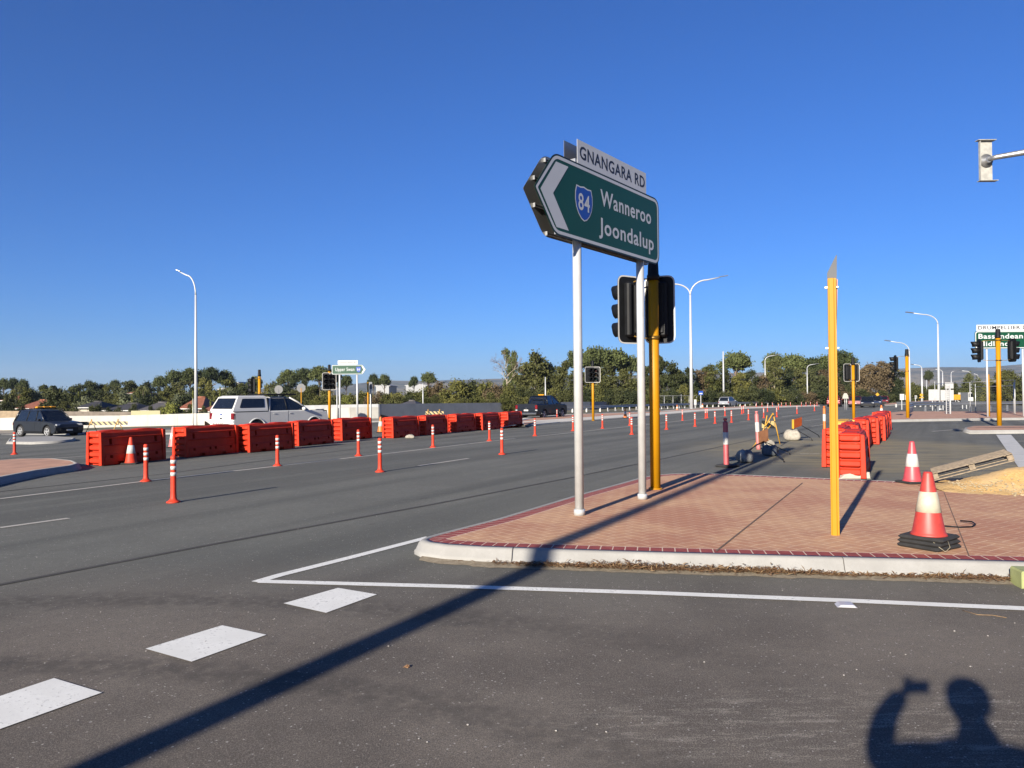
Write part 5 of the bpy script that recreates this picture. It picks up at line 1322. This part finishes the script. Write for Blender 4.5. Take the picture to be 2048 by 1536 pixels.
def proto(kind, seed):
    """unit tree: height 1, crown width 1; returns (trunk mesh, crown mesh)"""
    rnd = random.Random(seed); t = MB(); c = MB()
    if kind == 'pine':
        hx = rnd.uniform(-.04, .04); t.tube([(0, 0, -.03), (hx, 0, .35), (hx*1.5, 0, .66)], [.030, .022, .014], 7)
        for k in range(9):
            a = 2*math.pi*(k+rnd.random()*.7)/9; rr_ = rnd.uniform(.12, .33); zc = .60+.24*(1-(rr_/.4)**2)+rnd.uniform(-.03, .04)
            cc = (hx+rr_*math.cos(a), rr_*math.sin(a), zc); t.tube([(hx, 0, rnd.uniform(.42, .62)), (hx+rr_*.5*math.cos(a), rr_*.5*math.sin(a), zc-.10), cc], [.012, .008, .004], 5)
            leaves(c, cc, (rnd.uniform(.13, .19), rnd.uniform(.13, .19), rnd.uniform(.06, .10)), 420, .023, rnd, .3)
        leaves(c, (hx, 0, .87), (.26, .26, .10), 800, .023, rnd, .2); leaves(c, (hx, 0, .70), (.30, .30, .06), 260, .023, rnd, .3)
    elif kind == 'gum':
        hx = rnd.uniform(-.06, .06); t.tube([(0, 0, -.03), (hx*.4, 0, .30), (hx, 0, .70)], [.028, .020, .008], 7)
        for k in range(13):
            f = k/12; a = rnd.uniform(0, 6.28); rr_ = rnd.uniform(.05, .34)*(1-.45*abs(f-.35)); zc = .26+.64*f
            cc = (hx*f+rr_*math.cos(a), rr_*math.sin(a), zc); t.tube([(hx*f*.7, 0, max(.12, zc-.22)), (hx*f+rr_*.6*math.cos(a), rr_*.6*math.sin(a), zc-.07), cc], [.011, .007, .003], 5)
            leaves(c, cc, (rnd.uniform(.11, .19), rnd.uniform(.11, .19), rnd.uniform(.06, .12)), 360, .023, rnd, .2)
        leaves(c, (0, 0, .52), (.34, .34, .32), 1000, .025, rnd, .1)
    elif kind == 'bush':
        t.tube([(0, 0, -.03), (.02, 0, .3), (0, .02, .6)], [.03, .02, .008], 6)
        for k in range(16):
            a = rnd.uniform(0, 6.28); rr_ = .36*math.sqrt(rnd.random()); zc = rnd.uniform(.12, .80)*(1-.45*(rr_/.4)**2)
            leaves(c, (rr_*math.cos(a), rr_*math.sin(a), zc), (rnd.uniform(.12, .18), rnd.uniform(.12, .18), rnd.uniform(.10, .18)), 320, .024, rnd, .3)
        leaves(c, (0, 0, .35), (.44, .44, .38), 950, .026, rnd, .2)
    elif kind == 'cypress':
        t.tube([(0, 0, -.03), (0, 0, .4)], [.05, .03], 6)
        for k in range(7): leaves(c, (0, 0, .12+.13*k), (.42*(1-.08*k), .42*(1-.08*k), .12), 130, .05, rnd, .5)
    elif kind == 'palm':
        t.tube([(0, 0, -.03), (.02, 0, .5), (0, 0, .80)], [.035, .026, .024], 7)
        for k in range(22):
            a = rnd.uniform(0, 6.28); e = rnd.uniform(-.25, .9); L = rnd.uniform(.36, .5); pr = Vector((0, 0, .80)); d = Vector((math.cos(a)*math.cos(e), math.sin(a)*math.cos(e), math.sin(e)*.35))
            for s in range(7):
                q = pr+d*L/7; d = (d+Vector((0, 0, -.20))).normalized(); sd_ = Vector((-d.y, d.x, 0)).normalized()*.045*(1-s/8)
                for sg_ in (-1, 1):
                    i = len(c.v); c.v += [tuple(pr), tuple(q), tuple(q+sd_*sg_-Vector((0, 0, .03))), tuple(pr+sd_*sg_-Vector((0, 0, .02)))]; c.f.append([i, i+1, i+2, i+3]); c.m.append(0); c.sm.append(False)
                pr = q
    elif kind == 'dead':
        t.tube([(0, 0, -.03), (.01, 0, .35), (.03, 0, .6)], [.022, .016, .010], 7)
        def br(p, d, L, r_, dep):
            q = p+d*L; (t if dep < 2 else c).tube([p, p.lerp(q, .5)+Vector((rnd.gauss(0, .01), rnd.gauss(0, .01), 0)), q], [r_, r_*.75, r_*.5], 4)
            if dep < 4:
                for _ in range(3): br(q, (d+Vector((rnd.gauss(0, .45), rnd.gauss(0, .45), rnd.gauss(.05, .25)))).normalized(), L*.68, r_*.55, dep+1)
        for k in range(6): br(Vector((.02, 0, .42+.035*k)), Vector((math.cos(k*1.9)*.8, math.sin(k*1.9)*.8, .55)).normalized(), .19, .009, 0)
    tm = t.build('trunk', B_bark); cm_ = c.build('crown', L_gum); a, b = tm.data, cm_.data
    bpy.data.objects.remove(tm); bpy.data.objects.remove(cm_); return a, b
PR = {k: [proto(k, 100*i+j) for j in range(n)] for i, (k, n) in enumerate((('pine', 4), ('gum', 5), ('bush', 4), ('cypress', 1), ('palm', 1), ('dead', 1)))}
_md = {}
def withmat(me, mat):
    k = (me.name, mat.name)
    if k not in _md:
        q = me.copy(); q.materials.clear(); q.materials.append(mat); _md[k] = q
    return _md[k]
trr = random.Random(21)
NAMES = {'pine': ('pine_tree', 'pine tree'), 'gum': ('gum_tree', 'gum tree'), 'bush': ('shrub', 'shrub'), 'cypress': ('conifer', 'conifer'), 'palm': ('palm_tree', 'palm tree'), 'dead': ('dead_tree', 'dead tree')}
def tree(kind, u, vt, w_, d, leaf, label, bark=None, group=None, deep=1.0, sink=0.0):
    b = S(u, d); b.z -= sink; h_ = P(u, vt, d).z-b.z; W_ = px(w_, d)
    if kind == 'gum': W_ *= 1.15
    nm, cat = NAMES[kind]; o = thing(nm, label, cat, b, trr.random()*6.28 if kind != 'dead' else .4, group)
    k = trr.randrange(len(PR[kind])); tm, cm_ = PR[kind][k]
    q = bpy.data.objects.new('trunk', withmat(tm, bark or B_bark)); col.objects.link(q); q.parent = o; q.scale = (W_, W_, h_/.96)
    q = bpy.data.objects.new('crown', withmat(cm_, leaf)); col.objects.link(q); q.parent = o; q.scale = (W_, W_*deep, h_/.96)
    return o
TR = []
def T_(*a): TR.append(a)
ORD = ['first','second','third','fourth','fifth','sixth','seventh','eighth','ninth','tenth','eleventh','twelfth','thirteenth','fourteenth','fifteenth','sixteenth','seventeenth','eighteenth','nineteenth','twentieth','twenty-first','twenty-second','twenty-third','twenty-fourth','twenty-fifth','twenty-sixth','twenty-seventh','twenty-eighth','twenty-ninth','thirtieth','thirty-first','thirty-second','thirty-third','thirty-fourth','thirty-fifth','thirty-sixth','thirty-seventh','thirty-eighth','thirty-ninth','fortieth','forty-first','forty-second','forty-third','forty-fourth','forty-fifth','forty-sixth']
# umbrella pines on the left skyline
for i, (u, v, w_, d) in enumerate(((8,757,32,250),(26,756,30,250),(47,759,32,250),(178,761,26,270),(229,760,30,270),(263,761,28,270),(318,753,38,250),(352,741,56,225),(379,737,54,222),(401,741,50,225),(424,735,54,222),(452,741,46,226),(512,753,42,260),(575,740,56,230),(606,737,62,220),(642,733,64,215),(667,738,44,222),(692,751,40,240),(746,748,30,262),(770,749,34,262),(828,753,28,270),(858,745,46,262))):
    tree('pine', u, v, w_, d, L_pine, 'umbrella pine on the left skyline, %s from the left of them' % ORD[i], group='umbrella pines on the left skyline')
# treed suburb band behind the houses
k = 0
for u in range(-60, 650, 21):
    d = 200+30*math.sin(u*1.7); v = 767+6*math.sin(u*.9)+4*math.sin(u*.31)
    if 60 < u < 150: v -= 4
    tree(('gum', 'bush', 'gum', 'bush', 'bush')[k % 5], u+5*math.sin(k*2.1), v+4*math.sin(k*1.9), 52+14*math.sin(k*1.3), d, (L_dark, L_bush, L_gum)[k % 3], 'leafy garden tree in the high band behind the houses, %s from the left' % ORD[k], group='garden trees behind the houses', sink=.5); k += 1
k = 0
for u in range(-50, 640, 24):
    d = 150+14*math.sin(u*2.3); v = 777+6*math.sin(u*1.3)
    tree(('bush', 'gum')[k % 3 == 1], u+6*math.sin(u), v+3*math.sin(k*1.7), 46+12*math.sin(u*3), d, (L_bush, L_grey, L_dark, L_gum)[k % 4], 'low garden tree between the rooftops, %s from the left' % ORD[k], group='low garden trees between rooftops', sink=.5); k += 1
k = 0
for u, v, w_ in ((-30,792,56),(8,794,54),(40,806,40),(82,806,44),(128,800,44),(152,806,30),(192,800,38),(214,808,30),(240,808,36),(270,806,34),(300,810,28),(322,806,30),(378,806,28),(406,810,24),(440,806,30),(470,806,34),(520,802,38),(560,800,40),(600,804,38),(640,800,40)):
    tree('bush', u, v, w_, 108, (L_gum, L_dark)[k % 2], 'shrub just behind the boundary fences, %s from the left' % ORD[k], group='shrubs behind the boundary fences'); k += 1
for u, v, d in ((157,787,150),(190,790,150),(264,793,140),(386,785,90),(440,776,140),(421,801,118)):
    tree('cypress', u, v, 7, d, L_lime, {157: 'thin lime conifer above the dark roof at left', 190: 'thin lime conifer between the two dark roofs', 264: 'thin lime conifer left of the grey gable roof', 386: 'slender lime conifer beside the left street lamp', 440: 'tall slender lime conifer left of the white pickup', 421: 'short lime conifer left of the white pickup canopy'}[u], group='slender conifers')
tree('bush', 106, 765, 62, 112, L_dark, 'large dense green tree right of the terracotta roof at far left')
tree('palm', 106, 760, 24, 150, L_dark, 'palm top rising out of the large dense tree at far left')
tree('palm', 286, 762, 34, 150, L_gum, 'palm tree between the two groups of dark roofs')
tree('bush', 344, 796, 46, 100, L_lime, 'round yellow-green bush behind the concrete wall left of the street lamp')
# shrub mass behind the grey wall
k = 0
for u, v, w_, d in ((655,776,70,118),(690,776,60,116),(722,771,60,114),(755,774,62,112),(790,775,60,112),(822,770,60,112),(850,764,66,112),(880,752,74,112),(908,744,78,110),(940,744,70,112),(968,749,66,112),(995,757,66,110),(1020,765,56,108)):
    tree('bush', u, v, w_, d, (L_bush, L_gum, L_bush, L_brown)[k % 4] if u > 640 else L_gum, 'tall olive shrub in the mass behind the grey wall, %s from the left' % ORD[k], group='shrubs behind the grey wall'); k += 1
k = 0
for u in range(640, 1060, 26):
    tree('bush', u, 786+4*math.sin(u), 46, 93, (L_bush, L_gum, L_lime, L_bush, L_brown)[k % 5] if u < 800 else (L_bush, L_gum)[k % 2], 'front row shrub directly behind the grey wall, %s from the left' % ORD[k], group='front row shrubs behind the grey wall'); k += 1
tree('dead', 1013, 700, 80, 120, mt('dead_twigs', (.30,.22,.16), .9), 'bare dead tree with pale trunk left of the black pickup', mt('dead_wood', (.50,.42,.32), .9))
tree('gum', 1022, 697, 40, 150, L_pine, 'gum tree crown peeping above the bare dead tree')
# gums and pines of the central wood
k = 0
for u, v, w_, d, l_ in ((1050,735,56,135,L_gum),(1074,707,78,135,L_gum),(1100,728,54,138,L_dark),(1122,722,52,135,L_gum),(1150,742,60,128,L_gum),(1180,738,70,128,L_bush),(1216,732,72,128,L_gum),(1252,738,62,128,L_gum),(1288,732,56,135,L_dark),(1320,712,60,140,L_gum),(1346,722,64,138,L_gum),(1376,736,52,138,L_dark),(1402,740,50,142,L_brown),(1424,731,58,142,L_bush),(1450,738,50,146,L_gum),(1478,746,56,146,L_bush),(1500,742,44,150,L_gum),(1524,752,46,150,L_brown),(1548,722,58,165,L_gum),(1576,735,56,170,L_dark),(1600,736,54,170,L_gum),(1630,738,56,170,L_dark),(1660,735,58,172,L_brown),(1690,735,56,172,L_dark),(1712,738,50,172,L_brown),(1737,730,60,168,L_brown),(1762,724,64,166,L_brown),(1788,738,52,172,L_dark)):
    tree('gum', u, v, w_, d, l_, 'gum tree in the wood across the centre, %s from the left' % ORD[k], bark=B_pale if k % 4 == 1 or k == 18 else B_bark, group='gum trees of the central wood'); k += 1
k = 0
for u, v, w_, d in ((1158,700,74,175),(1192,694,88,172),(1228,699,86,175),(1262,712,72,178),(1474,705,84,180),(1548,706,66,185),(1588,709,76,182),(1622,716,68,182),(1652,711,76,182),(1684,702,84,180)):
    tree('pine', u, v, w_, d, L_pine, 'tall umbrella pine above the central wood, %s from the left' % ORD[k], bark=mt('pine_bark', (.26,.19,.14), .9, var=.3, scale=3), group='tall umbrella pines above the central wood'); k += 1
k = 0
for u in range(1040, 1800, 22):
    d = 118+ (max(0, u-1300))*.09
    tree('bush', u, 771+5*math.sin(u*1.1), 52, d+4, (L_gum, L_dark, L_dark, L_bush)[k % 4] if u < 1560 else (L_dark, L_dark, L_brown)[k % 3], 'understorey shrub along the foot of the central wood, %s from the left' % ORD[k], group='understorey shrubs of the central wood', sink=.3); k += 1
# right side
tree('pine', 1858, 741, 26, 270, L_dark, 'small lone umbrella pine silhouetted against the far hills')
tree('bush', 1941, 731, 42, 150, L_dark, 'tall dark rounded tree in front of the hills at right', sink=.3)
k = 0
for u, v, w_, d, l_ in ((1800,756,44,190,L_bush),(1822,757,46,195,L_bush),(1844,762,44,200,L_bush),(1866,760,44,200,L_gum),(1888,762,44,200,L_bush),(1908,758,44,195,L_gum),(1962,756,44,170,L_gum),(1984,756,44,165,L_bush),(2006,748,52,130,L_gum),(2030,742,58,120,L_gum),(2060,738,70,118,L_dark),(2100,734,80,118,L_gum),(2150,730,80,118,L_dark)):
    tree('bush', u, v, w_, d, l_, 'green tree of the right hand tree line below the hills, %s from the left' % ORD[k], group='trees below the hills at right', sink=.3); k += 1
tree('pine', 2012, 740, 60, 125, L_gum, 'spreading tree above the tree line near the right edge', sink=.3)

# ================================================================ HOUSES BEHIND THE WALL
M_hw = mt('rendered_house_wall', (.62,.56,.45), .85, var=.08, scale=.6)
def rtile(nm, c): return mt(nm, c, .75, var=.22, scale=2.2, bump=.4)
R_ter = rtile('terracotta_roof_tiles', (.36,.125,.065)); R_dk = rtile('dark_roof_tiles', (.055,.052,.055)); R_gr = rtile('grey_roof_tiles', (.12,.11,.11))
def house(label, u0, u1, ve, vr, d, roof, gable=False, dp=9):
    a, b = S(u0, d), S(u1, d); W_ = b.x-a.x; c_ = S((u0+u1)/2, d); o = thing('house', label, 'house', c_, R(trr.uniform(-4, 4)))
    he = P(u0, ve+3.5, d).z-c_.z; hr = P(u0, vr+3, d).z-c_.z
    m = MB(); m.box((0, dp/2, (he-1)/2), (W_-1.0, dp-1.0, he+1)); w0 = m.build('wall', M_hw, o)
    k = min(W_*.32, dp/2) if not gable else 0.001
    m = MB(); e = .0
    vs = [(-W_/2, 0, he), (W_/2, 0, he), (W_/2, dp, he), (-W_/2, dp, he), (-W_/2+k, dp/2, hr), (W_/2-k, dp/2, hr)]
    m.add(vs+[(x, y, z-.18) for x, y, z in vs[:4]], [[0, 1, 5, 4], [1, 2, 5], [2, 3, 4, 5], [3, 0, 4], [9, 8, 7, 6], [6, 7, 1, 0], [7, 8, 2, 1], [8, 9, 3, 2], [9, 6, 0, 3]]); m.build('roof', roof, o)
    m = MB(); m.tube([(-W_/2+k, dp/2, hr+.04), (W_/2-k, dp/2, hr+.04)], .12, 6); m.build('ridge_cap', roof, o)
    for t in (-.28, .22):
        m = MB(); m.box((t*W_, .46, he-1.3), (1.8, .08, 1.2)); f = m.build('window', M_white, o)
        m = MB(); m.box((t*W_, .40, he-1.3), (1.6, .06, 1.0)); m.build('pane', M_glass, f)
    m = MB(); m.box((0, -.02, he-.10), (W_, .10, .14)); m.build('gutter', M_white, o)
    return o
house('terracotta roofed house at far left behind the dark SUV', 30, 88, 813, 798, 128, R_ter)
house('dark roofed house between the large dense tree and the conifers', 148, 192, 811, 801, 124, R_dk)
house('wide dark roofed house left of the grey gable', 202, 268, 817, 805, 120, R_dk)
house('grey roofed house with pale wall left of the round bush', 272, 325, 817, 803, 112, R_gr)
house('terracotta roofed house right of the round bush beside the street lamp', 356, 404, 813, 792, 118, R_ter)
house('low terracotta roofed house left of the white pickup', 396, 436, 819, 806, 112, R_ter)
house('small terracotta roof high among trees left of centre', 252, 274, 783, 777, 190, R_ter)
house('terracotta roof half hidden between trees at the far left', 0, 36, 797, 788, 160, R_ter)
house('small dark roof peeping over the grey wall below the shrubs', 795, 832, 806, 800, 86, R_gr)
def shed(label, u0, u1, vt, vb, d, c):
    a, b = P(u0, vt, d), P(u1, vt, d); g_ = S((u0+u1)/2, d); o = thing('warehouse', label, 'building', g_); h_ = a.z-g_.z; W_ = b.x-a.x
    m = MB(); m.box((0, 10, h_/2-.5), (W_, 20, h_)); m.build('wall', c, o); m = MB(); m.prism([(-W_/2-.5, h_-.5), (W_/2+.5, h_-.5), (W_/2+.5, h_-.2), (0, h_+.5), (-W_/2-.5, h_-.2)], 0, 20); m.build('roof', c, o)
M_shed = mt('pale_sheet_cladding', (.42,.43,.44), .6)
shed('pale low warehouse roof beyond the pines right of the Upper Swan sign', 752, 778, 770, 776, 300, M_shed)
shed('long pale warehouse roof seen over the shrubs left of centre', 812, 852, 769.5, 775, 310, M_shed)
shed('small pale building beyond the pines above the white pickup', 436, 470, 777, 780, 300, M_shed)
shed('pale narrow tower block above the white pickup canopy', 474.5, 477, 766, 780, 300, M_shed)

# ================================================================ FAR HILLS
hm = MT('far_hills', .95); n = hm.noise(.004, 6, rough=.7); n2 = hm.noise(.02, 4)
hm.color(hm.mix((n*.6+n2*.4).step(.45, .56), (.035,.042,.028), (.175,.145,.095)))
HD = 4200.0
def hv(u):
    pts = [(-1500, 790), (300, 788), (500, 780), (700, 772), (780, 762), (850, 762), (1000, 758), (1240, 752), (1500, 746), (1530, 746), (1700, 742), (1780, 738), (1850, 735.5), (1950, 737), (2048, 728), (2200, 722), (2600, 720), (4000, 745), (6000, 780)]
    for (a, va), (b, vb) in zip(pts, pts[1:]):
        if a <= u <= b: return va+(vb-va)*(u-a)/(b-a)
    return 785
m = MB(); nU, nD = 260, 26
for j in range(nD):
    for i in range(nU):
        u = -1400+7200*i/(nU-1); t = j/(nD-1); x0 = (u-1024)/F*HD; y = HD-1500+t*1500; x = x0*(y/HD)**.0
        top = P(u, hv(u), HD).z; s = math.sin(t*math.pi/2)**1.3
        z = -8+(top+8)*s*(1+.0)+s*(1-t)*28*mn.noise(Vector((x*.0016, y*.0022, 0)))+3.0*s*mn.noise(Vector((x*.008, y*.006, 5)))
        m.v.append((x, y, z))
for j in range(nD-1):
    for i in range(nU-1): m.f.append([j*nU+i, j*nU+i+1, (j+1)*nU+i+1, (j+1)*nU+i]); m.m.append(0); m.sm.append(True)
m.add([(m.v[(nD-1)*nU+i][0], HD, m.v[(nD-1)*nU+i][2]) for i in range(nU)]+[(m.v[(nD-1)*nU+i][0], HD+900, -8) for i in range(nU)], [[i, i+1, nU+i+1, nU+i] for i in range(nU-1)])
tag(m.build('hills', hm.mat), kind='structure')

# ================================================================ PHOTOGRAPHER (behind the lens, only the shadow shows)
pr_ = thing('person', 'person in dark clothes holding up a phone, seen only as the shadow at lower right', 'person', (-.065, -.30, 0), 0)
def skin(name, verts, edges, rads, mat, parent, root=0, sub=2):
    me = bpy.data.meshes.new(name); me.from_pydata(verts, edges, []); o = bpy.data.objects.new(name, me); col.objects.link(o)
    md = o.modifiers.new('Skin', 'SKIN')
    if not me.skin_vertices: me.skin_vertices.new()
    for i, r_ in enumerate(rads): me.skin_vertices[0].data[i].radius = r_ if hasattr(r_, '__len__') else (r_, r_)
    me.skin_vertices[0].data[root].use_root = True
    s_ = o.modifiers.new('Sub', 'SUBSURF'); s_.levels = sub; s_.render_levels = sub
    me.materials.append(mat); o.parent = parent; TREE.setdefault(parent.name, []).append(o); return o
M_skin = mt('skin', (.42,.24,.17), .55, var=.06); M_jac = mt('dark_jacket', (.03,.035,.05), .85, var=.2); M_trs = mt('dark_trousers', (.05,.05,.055), .85, var=.2)
oy = .30; hx = .15
body_v = [(hx+.02,-.02,.95),(hx+.02,-.02,1.15),(hx+.02,-.01,1.34),(hx+.01,0,1.44),(hx,.02,1.53),(hx-.005,.03,1.60),(hx-.01,.05,1.70),
          (hx-.19,.04,1.43),(hx-.425,.13,1.44),(hx-.345,.25,1.57),(hx-.245,.28,1.675),
          (hx+.21,0,1.42),(hx+.33,-.05,1.15),(hx+.30,.10,.92),
          (hx-.08,-.02,.88),(hx-.10,.0,.50),(hx-.11,-.03,.09),(hx-.11,.10,.04),
          (hx+.12,-.02,.88),(hx+.14,.0,.50),(hx+.15,-.03,.09),(hx+.15,.10,.04)]
body_e = [(0,1),(1,2),(2,3),(3,4),(4,5),(5,6),(3,7),(7,8),(8,9),(9,10),(3,11),(11,12),(12,13),(0,14),(14,15),(15,16),(16,17),(0,18),(18,19),(19,20),(20,21)]
body_r = [(.20,.14),(.20,.14),(.22,.14),(.17,.11),.070,.065,.075,.100,.085,.064,.050,.105,.050,.036,.085,.060,.042,.035,.085,.060,.042,.035]
skin('body', body_v, body_e, body_r, M_jac, pr_)
# head with face
m = MB(); hd_ = []
nu, nv = 24, 16
for j in range(nv+1):
    th = math.pi*j/nv
    for i in range(nu):
        a = 2*math.pi*i/nu; x, y, z = math.sin(th)*math.cos(a), math.sin(th)*math.sin(a), math.cos(th)
        rx, ry, rz_ = .094, .112, .130
        if z < 0: rx *= 1-.22*(-z); ry *= 1-.10*(-z)
        p = [x*rx, y*ry, z*rz_]
        if y > .8 and abs(x) < .25: p[1] += .022*max(0, 1-abs(z+.12)/.28)*(1-abs(x)/.25)      # nose
        if y > .6 and abs(z-.08) < .14 and .2 < abs(x) < .6: p[1] -= .008                       # eye sockets
        m.v.append((hx-.01+p[0], .055+p[1], 1.695+p[2]))
for j in range(nv):
    for i in range(nu): m.f.append([j*nu+i, j*nu+(i+1) % nu, (j+1)*nu+(i+1) % nu, (j+1)*nu+i][::-1]); m.m.append(0); m.sm.append(True)
head = m.build('head', M_skin, pr_)
for s_ in (-1, 1):
    m = MB(); m.lathe([(.004, -.012), (.024, -.008), (.030, 0), (.022, .008), (.004, .01)], (hx-.01+s_*.080, .05, 1.70), 12, Matrix.Rotation(R(90), 3, 'Y')); m.build('ear', M_skin, head)
m = MB(); m.lathe([(.106, -.05), (.114, .02), (.100, .07), (.060, .105), (.004, .116)], (hx-.01, .045, 1.722), 22); m.build('hair', mt('dark_hair', (.02,.015,.012), .8), head)
m = MB(); m.box((hx-.01, .150, 1.655), (.045, .012, .010), bev=.003); m.build('mouth', mt('lips', (.30,.10,.09), .5), head)
# hand around the phone: palm and five fingers
pc = Vector((-.045, .262, 1.70))
skin('hand', [(-.085,.29,1.665),(-.068,.262,1.700),(-.065,.262,1.735)], [(0,1),(1,2)], [(.050,.040),(.050,.026),(.044,.018)], M_skin, pr_)
for i, (z0, L) in enumerate(((1.742,.075),(1.720,.082),(1.698,.078),(1.676,.062))):
    skin('finger', [(-.085,.268,z0),(-.094,.280,z0+.004),(-.088,.296,z0+.006),(-.060,.300,z0+.004),(-.085+L*.75,.297,z0)], [(0,1),(1,2),(2,3),(3,4)], [.009,.0088,.0085,.008,.007], M_skin, pr_, sub=1)
skin('thumb', [(-.060,.262,1.675),(-.035,.252,1.690),(-.012,.255,1.712),(-.002,.262,1.728)], [(0,1),(1,2),(2,3)], [.012,.011,.0095,.008], M_skin, pr_, sub=1)
m = MB(); m.box((-.012, .283, 1.700), (.140, .008, .074), bev=.003); tag(m.build('phone', M_black, loc=(-.065, -.30, 0)), 'dark phone held up sideways in the hand of the photographer', 'phone')

# ================================================================ AIR
hz = bpy.data.materials.new('haze'); hz.use_nodes = True; n_ = hz.node_tree; n_.nodes.remove(n_.nodes['Principled BSDF'])
pv = n_.nodes.new('ShaderNodeVolumePrincipled'); pv.inputs['Density'].default_value = HAZE; pv.inputs['Color'].default_value = (.62,.76,.95,1); pv.inputs['Anisotropy'].default_value = .2
n_.links.new(pv.outputs[0], n_.nodes['Material Output'].inputs['Volume'])
if HAZE > 0:
    m = MB(); m.box((500, 2200, 96), (16000, 7000, 216)); hb = m.build('haze', hz); tag(hb, kind='stuff'); hb.display_type = 'WIRE'
